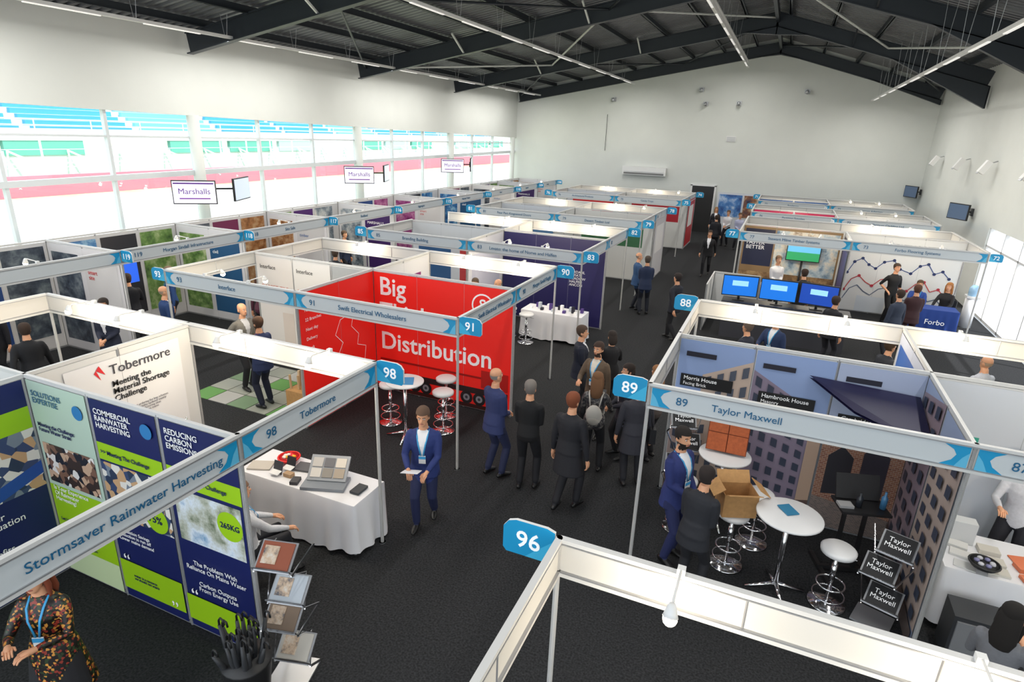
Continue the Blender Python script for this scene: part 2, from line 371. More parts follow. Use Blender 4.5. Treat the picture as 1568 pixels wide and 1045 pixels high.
for yc,y,z in ((13.2,12.35,3.16),(20.7,19.75,3.29),(28.2,27.1,3.39)):
    wall_tv(-15.0,y,z,math.radians(40),1.12,.65,'Marshalls','#e6e2f2',-15.55,yc)
    wall_tv(-14.95,yc+.75,z,math.radians(115),1.12,.65,None,'#b8c4d8',-15.55,yc+.02)
wall_tv(5.75,36,2.95,math.radians(-62),.9,.55,None,'#3f4f65',6.17,36.1); wall_tv(5.75,26.2,2.95,math.radians(-62),.9,.55,None,'#3f4f65',6.17,26.3)
for y in (13,16.5,20.7,25,28.5,33):
    mb=MB(); mb.beam((6.18,y,4.7),(5.9,y-.1,4.6),.03,.03,ALU); R=Matrix.Rotation(.5,3,'Y'); mb.obox((5.85,y-.1,4.5),(.18,.26,.42),WHITE,R); mb.obox((5.75,y-.1,4.46),(.02,.22,.36),ALU,R); mb.build('wall_speaker')
# ------------------------------------------------------------ BOOTHS
b98=stand(-7,3.4,-4,5.4,'W',{'N':None,'E':(98,'Tobermore')}); flag(b98,-4,5.4,1,98)
b99=stand(-7,.4,-4,3.4,'NW',{'E':(99,'Stormsaver Rainwater Harvesting',.68)})
b101=stand(-10,3.4,-7,5.4,'',{'N':None,'W':(101,'')}); b100=stand(-10,.4,-7,3.4,'N',{'W':(100,'')})
for x in (-6.08,-4.65): spot(b98,x,5.4,'S')
for x in (-8.9,-7.9): spot(b101,x,5.4,'S')
LOR='#8a8a90'
poster(b98,(-7,3.75,.15),'E',1.45,2.2,'#e9e9eb',[('q',[(0,.25),(.75,.0),(1.1,0),(.3,.95),(0,.95)],'#c9ccd2'),('q',[(0,1.2),(.15,1.35),(.45,.85),(.1,.65)],'#4a4a55'),('q',[(.0,.2),(.5,.0),(1.3,.0),(.6,.45)],'#a9adb5'),
 ('q',[(.32,2.08),(.39,1.98),(.35,2.11),(.45,2.03),(.39,2.16)],'#d8202a'),('t',.5,2.06,.17,'#3c3c44','Tobermore'),('t',.5,1.79,.105,'#111111','Meeting the\nMaterial Shortage\nChallenge','LEFT',.012),('t',.62,1.46,.04,LOR,'Forward ordering for key schemes\nStock availability updated weekly\nPriority manufacturing slots\nDedicated account teams'),('t',.62,1.22,.04,LOR,'Speak to the team about\nsecuring your order today'),('t',.7,.98,.08,'#c02030','MANAGEMENT')])
def storm(o,face,u0,W,kind):
    n='#151f5a'; g='#9ccb17'; ph=pmat(('#2c3b55','#7d8896','#c9a27a','#e6e2da','#3a4a70'),9+kind,'vor')
    if kind==0: it=[('r',0,1.85,W,2.1,g),('r',0,1.15,W,1.85,ph),('q',[(0,1.15),(W,1.45),(W,1.3),(0,1.0)],'#2450a0'),('t',.1,.95,.11,'#ffffff','Rainwater\n& Attenuation'),('t',.1,.6,.1,'#ffffff','for Benefits'),('t',.1,1.97,.11,n,'Challenge >','LEFT',.014)]+[('t',.1,.45-.07*k,.045,'#ffffff','>>  reduce mains water demand') for k in range(4)]; bg=n
    elif kind==1: it=[('r',0,.0,W,1.15,g),('r',0,.0,W,.35,'#cfe0b0'),('r',.05,1.2,W-.05,1.68,pmat(('#3a2d28','#7c5c4c','#caa98f','#e8e4e0','#20242c'),14,'vor')),('t',.06,2.22,.09,'#3f6f8f','SOLUTIONS\nEXPERTISE'),('t',.06,1.87,.065,n,'Meeting the Challenge:\nFuture Water Strain','LEFT',.014),('t',.08,1.06,.075,'#ffffff','Is Your Experience\nOf Rainwater\nHarvesting?'),('t',.08,.72,.055,n,'Let Us Turn Down That Tap'),('c',W-.15,2.18,.08,'#2b7ab8')]+[('t',.08,.62-.06*k,.035,n,'typical system service plan and support') for k in range(4)]; bg='#b9d0c0'
    elif kind==2: it=[('r',0,1.72,W,1.92,g),('r',0,1.05,W,1.7,ph),('c',.72,1.2,.16,g),('t',.6,1.2,.12,n,'75%','LEFT',.014),('t',.06,2.2,.085,'#ffffff','COMMERCIAL\nRAINWATER\nHARVESTING','LEFT',.014),('t',.05,1.82,.066,n,'>> Meeting The Challenge','LEFT',.014),('t',.08,.85,.06,'#ffffff','Attenuation Savings\nReduction in run off\nLower mains demand'),('r',0,.12,W,.5,g),('t',.08,.5,.25,'#ffffff','“'),('t',W-.2,.12,.25,'#ffffff','”'),('t',.2,.32,.045,n,'water is a resource\nwe should not waste'),('c',W-.13,2.22,.08,'#2b7ab8')]; bg=n
    else: it=[('r',0,1.72,W,1.92,g),('r',.05,1.1,W-.03,1.68,pmat(('#7fa6c9','#dfe9f2','#b9bdae','#5a6b4a'),3.)),('c',.75,1.45,.16,g),('t',.63,1.45,.085,n,'265KG','LEFT',.014),('t',.06,2.22,.085,'#ffffff','REDUCING\nCARBON\nEMISSIONS','LEFT',.014),('t',.06,1.82,.066,n,'>> Meeting The Challenge','LEFT',.014),('t',W/2,.82,.076,'#ffffff','The Problem With\nReliance On Mains Water','CENTER'),('t',W/2,.58,.075,'#ffffff','Carbon Outputs\nFrom Energy Use','CENTER'),('r',0,.1,W,.42,g),('t',.08,.42,.25,'#ffffff','“'),('t',W-.2,.1,.25,'#ffffff','”'),('c',W-.13,2.22,.08,'#2b7ab8')]; bg=n
    poster(b99,o,face,W,2.4,bg,it)
storm((-7,2.35,.03),'E',0,1.0,0); storm((-7,1.3,.03),'E',0,1.0,2)
for i in range(3): storm((-6.97+i*1.0,3.4,.03),'S',0,.94,i+1)
poster(b98,(-4.03,3.4,.03),'N',2.9,2.4,'#f0f0f0',[('r',.3,.6,2.6,1.8,'#c9ccd2')])
b91=stand(-7,7.4,-4,9.5,'WN',{'S':(91,'Swift Electrical Wholesalers',.5),'E':(91,'Swift Electrical Wholesalers',.6)}); flag(b91,-4,7.4,1,91)
b93=stand(-10,7.4,-7,9.5,'N',{'S':(93,'Interface'),'W':(93,'')}); flag(b93,-10,7.4,-1,93,.9)
b90=stand(-7,9.5,-4,11.6,'W',{'N':None,'E':(90,'Morgan Sindall Rugby',.6)}); flag(b90,-4,11.6,1,90)
b92=stand(-10,9.5,-7,11.6,'',{'N':None,'W':(92,'')})
for x in (-8.7,): spot(b92,x,11.6,'S')
for x in (-5.95,-4.7): spot(b90,x,11.6,'S')
for x in (-9,-8): spot(b93,x,7.4,'N',18)
W='#ffffff'
wheels=[]
for x in (.9,1.15,2.05,2.32): wheels+=[('c',x,.2,.13,'#1a1a1c'),('c',x,.2,.07,'#8a8a90'),('c',x,.2,.03,'#33333a')]
REDB=mat('#e8241c',.4,0,.12)  # slight emission in the red print stands in for light on it
poster(b91,(-6.97,9.5,.03),'S',2.94,2.4,REDB,[('t',.12,2.12,.5,W,'Big','LEFT',.014),('t',.12,1.62,.5,W,'Think','LEFT',.014),('t',.12,1.02,.5,W,'Distribution','LEFT',.014),('c',2.35,2.05,.22,W),('c',2.35,2.05,.19,REDB),('t',2.35,2.05,.3,W,'S','CENTER',.014),('r',.1,.62,2.9,.66,'#9a120e'),('r',.1,.3,2.9,.42,'#2a1a1c'),('r',2.35,.45,2.9,.8,'#b41812'),('r',0,0,2.94,.08,'#3a1512')]+wheels)
def squig(pts,w,c):
    out=[]
    for (a,b),(d,e) in zip(pts,pts[1:]):
        n=V((-(e-b),d-a)).normalized()*w
        out.append(('q',[(a-n.x,b-n.y),(d-n.x,e-n.y),(d+n.x,e+n.y),(a+n.x,b+n.y)],c))
    return out
uk=[(1.15,.5),(.95,.75),(1.1,.9),(.9,1.05),(1.05,1.25),(.85,1.45),(1.0,1.7),(1.25,1.75),(1.15,1.95),(1.4,1.8),(1.3,1.5),(1.5,1.3),(1.45,1.1),(1.7,1.0),(1.65,.75),(1.4,.6),(1.15,.5)]
poster(b91,(-7,7.43,.03),'E',2.04,2.4,REDB,squig(uk,.006,W)+[('t',.1,2.1-.17*i,.08,W,s,'LEFT',.0) for i,s in enumerate(['Nationwide','22 Branches','Next day','Delivery','Stock','Service'])])
poster(b93,(-9.95,9.5,.05),'S',.95,2.36,'#ddd8d4',[('t',.08,2.15,.12,'#333333','Interface'),('t',.08,1.6,.13,'#c98a80','CARPET TILE.\nHARD FLOOR.\nRUBBER.'),('r',.6,.4,.9,1.2,'#d5c9c0')])
poster(b93,(-8.97,9.5,.05),'S',.95,2.36,'#dddbd9',[('t',.08,2.15,.12,'#333333','Interface'),('t',.08,1.6,.13,'#c98a80','MEET YOUR\nCLIMATE\nGOALS'),('r',.1,.3,.5,.9,'#b8b0a8')])
poster(b93,(-7.97,9.5,.05),'S',.93,2.36,'#a4a8ab',[('r',.1,.3,.8,1.9,'#a8adb0')])
mb=MB()
for i in range(6):
    for j in range(4): mb.box(-9.93+i*.48,7.47+j*.48,.0,-9.47+i*.48,7.93+j*.48,.012,mat(['#5e8f4e','#94988f','#6f886a','#a8a8a4'][(i*3+j*5+i*j)%4],.9))
mb.build('carpet_tile_display')
poster(b90,(-4.03,9.5,.05),'N',2.9,2.36,'#e8e8ea',[('r',.2,.5,1.2,2.1,'#8a4a9a')])
poster(b92,(-7.03,9.5,.05),'N',2.9,2.36,'#e8e8ea',[('r',.2,.5,1.2,2.1,'#4a7a9a')])
poster(b90,(-7,9.6,.1),'E',1.9,2.3,'#d9dadd',[('r',.2,1.0,1.6,2.0,'#7a2f6a')]); poster(b92,(-7,11.5,.1),'W',1.9,2.3,'#e2e2e2',[('r',.2,.3,1.6,2.0,'#e03a3a')])
def backdrop(par,x0,y,x1,face,bg,items=()):
    org=(x0+.03,y,.04) if face=='S' else (x1-.03,y,.04)
    poster(par,org,face,abs(x1-x0)-.06,2.38,bg,items)
b83=stand(-7,13.4,-4,15.6,'NW',{'S':(83,'Levato: the home of Norve and Halfen'),'E':(83,'')}); flag(b83,-4,13.4,1,83)
b85=stand(-10,13.4,-7,15.6,'N',{'S':(85,'Branding Building'),'W':(85,'')}); flag(b85,-10,13.4,-1,85)
b82=stand(-7,15.6,-4,17.8,'W',{'N':None,'E':(82,'')}); flag(b82,-4,17.8,1,82)
b84=stand(-10,15.6,-7,17.8,'',{'N':None})
rnd=[('c',.3+.13*i,1.2+.35*((i*7)%5)/5,.03,['#ffffff','#7a6ad0','#3a8ad0'][i%3]) for i in range(9)]
backdrop(b83,-7,15.6,-4,'S','#252158',rnd+[('t',.3,.75,.14,W,'Levato'),('t',2.0,1.3,.1,W,'JORDAHL\nLEVIAT\nMEADOW\nHALFEN\nANCON')])
poster(b83,(-7,13.45,.05),'E',2.1,2.36,'#e4e4ea',[('r',.2,.5,1.9,2.0,'#cfd0e0')])
backdrop(b85,-10,15.6,-7,'S','#cfd3d6',[('r',.2,.4,1.3,2.0,'#2d5a8a'),('r',1.6,.8,2.6,2.0,'#c03a3a')])
backdrop(b82,-7,15.6,-4,'N','#e3e3e3'); backdrop(b84,-10,15.6,-7,'N','#e3e3e3')
for x in (-9,-7.8,): spot(b84,x,17.8,'S',18)
for x in (-6.3,-5.0): spot(b82,x,17.8,'S',18)
for x in (-6,-5): spot(b83,x,13.4,'N',20)
for (y0,y1,y2,n1,n2,t1,t2,f1,f2) in ((19.8,22.0,24.2,79,81,'Desert Timber Ltd','Four Part Kingswood Doors',79,78),(27.8,30.0,32.3,75,76,'Cavity Trays','Architectural Products',75,74)):
    a=stand(-7,y0,-4,y1,'NW',{'S':(n1,t1),'E':(n1,'')}); flag(a,-4,y0,1,f1)
    b=stand(-10,y0,-7,y1,'N',{'S':(n2,t2),'W':(n2,'')}); flag(b,-10,y0,-1,n2)
    c=stand(-7,y1,-4,y2,'W',{'N':None,'E':(n1-1,'')}); flag(c,-4,y2,1,f2)
    d=stand(-10,y1,-7,y2,'',{'N':None,'W':(n2+1,'')})
    backdrop(a,-7,y1,-4,'S','#d4d4d1',[('r',.3,1.2,2.6,2.1,'#3b6f4b' if n1==79 else '#b02030')])
    backdrop(b,-10,y1,-7,'S','#c8ced6',[('r',.3,.4,2.6,2.1,'#5a86b0' if n1==79 else '#d02a30')])
    spot(c,-6,y2,'S',18); spot(c,-4.8,y2,'S',18,False)
    spot(d,-8.5,y2,'S',18)
    mbp=MB(); wall(mbp,(-4,y1),(-4,y2)); o=mbp.build('exhibition_booth')
    poster(o,(-4,y1+.1,.1),'E',y2-y1-.2,2.2,'#c9c9cd' if n1==79 else '#b91c28',[('r',.3,.9,1.7,1.9,'#e4e4e4')])
ys=[2.0,5.0,8.1,11.3,14.5,17.9,21.4,25,28.4,31.5,34.5]; labs={2:(119,'Morgan Sindall Infrastructure'),3:(118,'Site Safe'),4:(117,'Redland'),5:(116,'Aggregate'),6:(112,'National Timber'),7:(111,'Brett'),8:(110,'Lignacite'),9:(109,'Roofing'),1:(120,''),0:(121,'')}
pal=[('#2e3440','#6d7a86','#a8b0b4','#d8d6d0'),('#5b1f4a','#903a7a','#c088a8'),('#1f3a6b','#3a78b0','#a8cfe0'),('#1a1f2c','#46505c','#7a8488'),('#2c4a28','#6a8c4a','#b0bc90'),('#4a2a18','#9a6a40','#c0a884')]
SCRB=mat('#2a58c8',.3,0,.9)
for i in range(10):
    y0,y1=ys[i],ys[i+1]
    o=stand(-14.6,y0,-12.2,y1,'WN',{'E':labs[i]}); flag(o,-12.2,y1,1,labs[i][0]-1,.9)
    p=pal[i%6]; q=pal[(i+2)%6]
    poster(o,(-14.6,y0+.05,.05),'E',y1-y0-.1,2.36,'#c6c6c8',[('r',.05,.3,1.0,2.3,pmat(p,3.2)),('r',1.1,.3,2.0,2.3,['#4a2068','#1d3f7a','#2a2a30','#6a1f4a'][i%4]),('t',1.2,1.9,.12,W,['aircraft','safety','build','civils'][i%4]),('r',2.1,.3,min(3.0,y1-y0-.15),2.3,pmat(q,3.1))]+([('r',1.2,1.1,1.9,1.6,SCRB),('r',.15,1.2,.9,1.75,SCRB)] if i in (1,2,3,5) else []))
    poster(o,(-14.57,y1,.05),'S',2.3,2.36,'#cdcdcf',[('r',.1,.2,1.0,2.2,pmat(q,4.)),('r',1.15,.2,2.2,2.2,['#3a1d5c','#c6c6c6','#24527a','#c0c0c0'][i%4]),('t',1.25,1.8,.13,[W,'#c03030',W,'#30609a'][i%4],['MARSHALLS','smart\nsite','civil','timber'][i%4])])
    spot(o,-12.2,(y0+y1)/2,'W',24,i in(1,2,3,4,5,7))
b96=stand(-1,-1.5,5.2,3.3,'',{'N':None,'W':None}); flag(b96,-1,3.3,-1,96,1.05)
spot(b96,-.2,3.3,'S',18); spot(b96,1.35,3.3,'S',16)
b89=stand(-1,6.3,2,8.35,'NE',{'S':(89,'Taylor Maxwell',.34),'W':None}); flag(b89,-1,6.3,-1,89,1.05)
b87=stand(2,6.3,5.2,8.35,'N',{'S':(87,'Hansgrohe Showers',.62)})
b88=stand(-1,8.35,2,10.4,'E',{'N':None,'W':None}); flag(b88,-1,10.4,-1,88,1.05)
b86=stand(2,8.35,5.2,10.4,'',{'N':None})
for x in (-.1,1.2): spot(b88,x,10.4,'S')
spot(b86,2.7,10.4,'S'); spot(b86,4.2,10.4,'S')
spot(b87,3.9,6.3,'N',22)
def facade(u0,u1,v0,v1,col,win,nu,nv,skew=.0):
    it=[('q',[(u0,v0),(u1,v0),(u1,v1-skew),(u0,v1)],col)]
    for i in range(nu):
        for j in range(nv):
            a=u0+(u1-u0)*(i+.25)/nu; b=u0+(u1-u0)*(i+.75)/nu
            def vv(u,t): top=v1-skew*(u-u0)/(u1-u0); return v0+(top-v0)*t
            t0=(j+.25)/nv;t1=(j+.8)/nv
            it.append(('q',[(a,vv(a,t0)),(b,vv(b,t0)),(b,vv(b,t1)),(a,vv(a,t1))],win))
    return it
def label(u,v,a,b): return [('r',u,v-.08,u+.7,v+.1,'#0c0c0e'),('t',u+.04,v+.045,.08,W,a,'LEFT',.008),('t',u+.04,v-.035,.065,W,b)]
sky='#8ba0ca'
poster(b89,(-.97,8.35,.04),'S',.98,2.38,sky,facade(.35,.98,.2,1.9,'#c0ab9c','#4a505e',4,7,-.3)+facade(0,.35,.2,1.5,'#9a8680','#3c4252',2,6,.2)+[('q',[(.0,0),(.98,0),(.98,.22),(0,.3)],'#5a4a42'),('r',.1,2.15,.5,2.22,'#1a1a2a')]+label(.06,1.78,'Morris House','Facing Brick'))
poster(b89,(.03,8.35,.04),'S',.96,2.38,sky,facade(0,.8,.1,2.1,'#85788a','#343a4c',5,8,.45)+[('q',[(.8,.1),(.96,.1),(.96,1.3),(.8,1.65)],'#b09682'),('q',[(0,0),(.96,0),(.96,.35),(0,.12)],'#5b4a44'),('r',.1,2.15,.5,2.22,'#1a1a2a')]+label(.1,1.72,'Hambrook House','Masonry'))
poster(b89,(1.02,8.35,.04),'S',.96,2.38,'#a5b0ca',[('q',[(0,.0),(.96,0),(.96,1.9),(.0,1.5)],brickmat('#9a6a52','#7e5040','#b0a090',9)),('q',[(.1,.5),(.4,.55),(.4,1.1),(.25,1.25),(.1,1.08)],'#2c2a30'),('q',[(.5,.56),(.8,.62),(.8,1.2),(.65,1.38),(.5,1.2)],'#34303a'),('q',[(0,0),(.96,0),(.96,.3),(0,.45)],brickmat('#5c5452','#7a6a64','#9a9088',14)),('r',.1,2.15,.5,2.22,'#1a1a2a')]+label(.1,1.6,'Cambridge','Facing Brick'))
for i in range(2):
    poster(b89,(2,8.3-i*1.0,.04),'W',.95,2.38,'#93a2c0',facade(0,.95,.2,2.2-i*.2,['#8a7a84','#a89890'][i],'#363e50',3,8,-.2)+[('q',[(0,0),(.95,0),(.95,.2),(0,.3)],'#554a46')])
mb=MB(); CN=mat('#14123a',.5)
mb.poly([(.7,8.3,2.2),(1.95,8.3,2.15),(1.95,7.2,1.95),(1.2,7.7,2.05)],CN); mb.poly([(.7,8.3,2.17),(1.2,7.7,2.02),(1.95,7.2,1.92),(1.95,8.3,2.12)],CN); mb.build('graphic_canopy',b89)
poster(b87,(2.05,8.35,.05),'S',3.1,2.36,'#c6cbd3',[('r',.2,1.1,.6,1.7,'#3aa08a'),('r',.25,.9,.55,1.2,'#d8402a'),('r',1.2,.3,2.6,2.1,'#c4ccd8')])
poster(b88,(1.97,8.35,.05),'N',2.9,2.36,'#e9e9e9'); poster(b88,(2,10.35,.05),'W',1.9,2.36,'#b8c0d4',[('r',.1,.2,1.7,2.2,'#3a60a8')])
poster(b86,(5.1,8.35,.05),'N',3.0,2.36,'#e9e9e9')
b80=stand(-1,19.5,2,21.6,'NE',{'S':(77,'Stewart Milne Timber Systems',.5),'W':None}); flag(b80,-1,19.5,-1,77)
b73=stand(2,19.5,5.2,21.6,'N',{'S':(73,'Forbo Flooring Systems',.5),'E':None}); flag(b73,5.2,19.5,1,72,.8)
poster(b80,(-.97,21.6,.04),'S',2.9,2.38,'#8f7350',[('r',0,.0,2.9,.9,pmat(('#3a2c20','#8a6a48','#c8a878'),3)),('r',.05,1.1,.95,2.3,'#1f2440'),('t',.12,1.85,.17,W,'GREENER\nFASTER\nBETTER','LEFT',.01),('r',1.0,.9,2.85,2.3,pmat(('#5a7a9a','#b0c0c8','#e0d8c8','#7a5a3a'),2.4))])
poster(b80,(2,21.5,.05),'W',1.9,2.3,'#2a2440',[('r',.3,.4,1.6,2.0,'#3b3a70')])
poster(b80,(2,19.6,.05),'E',1.9,2.3,'#30306a')
mp=[(.2,1.2),(.35,1.55),(.55,1.68),(.75,1.5),(.95,1.4),(1.15,1.62),(1.4,1.7),(1.6,1.45),(1.9,1.35),(2.1,1.6),(2.3,1.68),(2.5,1.4),(2.7,1.5),(2.9,1.3)]
poster(b73,(2.05,21.6,.04),'S',3.1,2.38,'#dcdede',[('t',1.9,2.12,.19,'#222222','CREATING BETTER','CENTER',.01),('r',.6,.0,1.4,.5,'#d0d8e0')]+squig(mp,.012,'#30508a')+squig([(a,b-.55) for a,b in mp],.012,'#c03a3a')+squig([(a,b-.85) for a,b in mp[::-1]],.012,'#50607a')+[('c',a,b,.045,'#203060') for a,b in mp]+[('c',a,b-.55,.045,'#b03040') for a,b in mp[::2]])
spot(b80,.2,19.5,'N',22); spot(b80,1.2,19.5,'N',22); spot(b73,3,19.5,'N',22); spot(b73,4.2,19.5,'N',22)
for (y0,y1,y2,n,t1,t2,c1) in ((25.4,27.0,28.6,76,'Partition Supplies','Platinum Cladding Ltd','#c02a58'),(30.6,32.2,33.8,72,'Bradstone','Norcros Adhesives','#2a5a9a')):
    a=stand(-1,y0,2,y1,'NE',{'S':(n,t1),'W':None}); flag(a,2,y0,-1,n,.8)
    b=stand(2,y0,5.2,y1,'N',{'S':(n+1,t2),'E':None})
    c=stand(-1,y1,2,y2,'E',{'N':None,'W':None}); flag(c,-1,y2,-1,n-1,.9); d=stand(2,y1,5.2,y2,'',{'N':None,'E':None})
    backdrop(a,-1,y1,2,'S',c1,[('t',1.4,2.0,.3,W,'PARTITION' if n==76 else 'BRADSTONE','CENTER')]); backdrop(b,2,y1,5.2,'S','#d0d2d4',[('r',.3,.8,2.8,2.1,'#a8b4c0')])
    spot(a,.5,y0,'N',20); spot(b,3.6,y0,'N',20); spot(d,3.0,y2,'S',18,False); spot(d,4.2,y2,'S',18,False)
b80b=stand(-1,21.6,2,23.7,'',{'W':None,'N':None}); b73b=stand(2,21.6,5.2,23.7,'',{'N':None,'E':None}); spot(b73b,2.9,23.7,'S',20); spot(b73b,4.0,23.7,'S',20)
mb=MB(); mb.box(-3.3,36.2,.05,.2,36.26,2.3,mat('#cfd3da',.5)); mb.box(-3.2,36.19,1.0,-2,36.2,2.2,pmat(('#204080','#4a80c0','#d0e0f0'),2)); mb.box(-1.9,36.19,1.0,.1,36.2,2.2,pmat(('#203050','#8a5a40','#d0c0a0'),2.5)); mb.build('pop_up_display_wall')
# ------------------------------------------------------------ FURNITURE
SEAT=mat((.74,.74,.74),.35)
def stool(x,y,h=.76,rot=0,name='bar_stool'):
    mb=MB(); mb.tube([(0,0,h-.07),(0,0,h-.05),(0,0,h-.01),(0,0,h+.01)],[.14,.185,.19,.165],SEAT,24); mb.cyl((0,0,.03),(0,0,h-.06),.022,CHROME); mb.cyl((0,0,.35),(0,0,.55),.032,CHROME)
    mb.tube([(0,0,.005),(0,0,.02),(0,0,.05)],[.21,.2,.03],CHROME,28)
    mb.ring((0,0,.28),.15,.011,CHROME,24); mb.cyl((0,0,.28),(0,-.15,.28),.01,CHROME,8); mb.cyl((0,0,.28),(0,.15,.28),.01,CHROME,8)
    mb.ring((0,0,.13),.17,.008,CHROME,24); mb.cyl((0,0,h-.08),(.2,0,h-.1),.006,CHROME,6)
    mb.build(name,loc=(x,y,0),rot=rot)
def hitable(x,y,h=1.05,r=.32,rot=.3):
    mb=MB(); mb.tube([(0,0,h-.03),(0,0,h-.022),(0,0,h-.005),(0,0,h)],[r-.01,r,r,r-.01],SEAT,36); mb.cyl((0,0,.06),(0,0,h-.03),.03,CHROME); mb.cyl((0,0,h-.06),(0,0,h-.03),.1,CHROME)
    for k in range(4):
        a=k*math.pi/2; mb.tube([(0,0,.1),(math.cos(a)*.15,math.sin(a)*.15,.06),(math.cos(a)*.34,math.sin(a)*.34,.015)],[.03,.022,.014],CHROME,8)
    mb.build('high_table',loc=(x,y,0),rot=rot)
def clothtable(x0,y0,x1,y1,h=.75,m=CLOTH):
    mb=MB(); N=120; w=(x1-x0)/2;d=(y1-y0)/2; per=4*(w+d)
    def pt(s):
        s=s%per
        if s<2*w: return (x0+s,y0,0,-1)
        s-=2*w
        if s<2*d: return (x1,y0+s,1,0)
        s-=2*d
        if s<2*w: return (x1-s,y1,0,1)
        s-=2*w; return (x0,y1-s,-1,0)
    rows=[]
    for k,(z,o,rp) in enumerate(((h,0,0),(h-.02,.008,0),(h*.6,.02,.012),(h*.3,.035,.025),(.03,.05,.04))):
        r=[]
        for i in range(N):
            x,y,nx,ny=pt(per*i/N); rr=o+rp*math.sin(i*.9)*(.6+.4*math.sin(i*.37+x0)); r.append((x+nx*rr,y+ny*rr,z+ (.03+.03*math.sin(i*.21+y0) if k==4 else 0)))
        rows.append(r)
    vs=[p for r in rows for p in r]; fs=[]
    for k in range(4):
        for i in range(N): fs.append((k*N+i,(k+1)*N+i,(k+1)*N+(i+1)%N,k*N+(i+1)%N))
    mb.add(vs,fs,m,True); mb.add(rows[0],[tuple(range(N))],m,False)
    for a,b in ((x0+.06,y0+.06),(x1-.06,y0+.06),(x0+.06,y1-.06),(x1-.06,y1-.06)): mb.cyl((a,b,0),(a,b,h-.03),.018,ALU,8)
    return mb.build('cloth_covered_table')
def zigzag(x,y,rot,n=4,card=None,lab=None,h=.34):
    mb=MB(); mb.box(-.19,-.2,0,.19,.14,.02,ALU)
    for i in range(n):
        za=.06+i*h; sh=(-.05 if i%2 else .05)
        for sx in (-.18,.18):
            mb.beam((sx+sh,.12,za),(sx+sh,-.14,za+h*.5),.012,.02,CHROME); mb.beam((sx+sh,-.14,za+h*.5),(sx-sh,.12,za+h),.012,.02,CHROME)
        R=Matrix.Rotation(math.radians(38),3,'X'); mb.obox((sh,-.05,za+.28),(.34,.28,.012),ALU,R)
        mb.obox((sh,-.055,za+.295),(.30,.24,.014),card or mat(['#b8b4ac','#7a6858','#a8b0b8','#8a4a34'][i%4],.5),R)
        if card is None: mb.obox((sh-.05,-.06,za+.305),(.14,.16,.006),pmat(('#404a58','#c0a890','#d0ccc4'),12),R)
        mb.obox((sh,-.16,za+.215),(.36,.012,.05),CHROME,R)
    o=mb.build('brochure_stand',loc=(x,y,0),rot=rot)
    if lab:
        for i in range(n):
            za=.06+i*h; sh=(-.05 if i%2 else .05); R=Matrix.Rotation(math.radians(38),3,'X'); text(lab,V((sh,-.06,za+.302))+V((0,-.006,.008)),(1,0,0),.075,TXTW,o,up=R@V((0,1,0)))
def bottle(mb,x,y,z,c,h=.22,r=.035): mb.tube([(x,y,z),(x,y,z+h*.65),(x,y,z+h*.8),(x,y,z+h)],[r,r,r*.4,r*.4],mat(c,.3),10)
clothtable(-5.95,5.0,-4.1,5.62)
mb=MB(); R=Matrix.Rotation(.7,3,'X')
RZ=Matrix.Rotation(.35,3,'Z')
mb.obox((-4.75,5.36,.905),(.5,.34,.03),mat((.3,.32,.35),.4),RZ@R); mb.obox((-4.7,5.22,.775),(.55,.3,.04),mat((.2,.22,.25),.4),RZ)
for i in range(3):
    for j in range(2): mb.obox(V((-4.75,5.36,.905))+RZ@R@V((-.15+.15*i,-.07+.14*j,.02)),(.13,.12,.012),mat(['#c8c4be','#8a857e','#a59888','#b8b4b0','#6a6a6e','#d0c8bc'][i+3*j],.7),RZ@R)
mb.build('sample_display_case')
mb=MB()
mb.obox((-5.2,5.42,.77),(.26,.2,.02),mat('#5a5a5e',.7),Matrix.Rotation(.2,3,'Z')); mb.obox((-5.25,5.17,.78),(.12,.08,.05),mat('#a88a6a',.8)); mb.obox((-5.75,5.2,.765),(.3,.21,.02),mat('#b8b2a8',.6),Matrix.Rotation(.4,3,'Z')); mb.obox((-4.25,5.3,.775),(.13,.2,.03),mat('#33383c',.6)); mb.obox((-5.08,5.1,.77),(.1,.14,.05),mat('#3a3a3e',.6),RZ)
mb.build('paving_sample')
mb=MB()
for x,y,c in ((-5.35,5.28,'#2a2a30'),(-5.42,5.12,'#3a3c44')):
    mb.obox((x,y+.05,.84),(.14,.01,.17),mat(c,.5),Matrix.Rotation(-.3,3,'X')); mb.obox((x,y,.80),(.14,.1,.006),mat('#e0e0e0',.5),Matrix.Rotation(.2,3,'X'))
mb.build('tabletop_leaflet_holder')
mb=MB(); mb.tube([(-5.5,5.45,.755),(-5.5,5.45,.8),(-5.5,5.45,.83)],[.07,.13,.14],mat('#c01820',.3),20,cap=True); mb.ring((-5.5,5.45,.83),.14,.012,RED)
for k in range(9): mb.ell((-5.5+.07*math.cos(k*2.4)*(.4+.07*k),5.45+.07*math.sin(k*2.4)*(.4+.07*k),.845),(.035,.025,.02),mat(['#d8202a','#f0e8e0','#e8b020'][k%3],.3),n=8,h=5)
mb.build('sweet_bowl')
zigzag(-3.62,3.42,math.radians(15),4); zigzag(-6.6,4.6,math.radians(60),4)
mb=MB(); mb.tube([(0,0,0),(0,0,.3),(0,0,.62),(0,0,.66)],[.14,.17,.21,.215],BLACK,20)
for k in range(22):
    a=k*2.4; r=.03+.14*((k*7)%10)/10; x,y=r*math.cos(a),r*math.sin(a); t=V((x*1.6,y*1.6,.88+.18*((k*3)%7)/7))
    mb.tube([(x*.8,y*.8,.5),(x*1.3,y*1.3,.72),t-V((0,0,.05))],[.02,.026,.014],DARK,8); mb.tube([t-V((0,0,.05)),t,t+V((.02,0,.03)),t+V((.05,0,.02)),t+V((.06,0,-.03))],.009,BLACK,6)
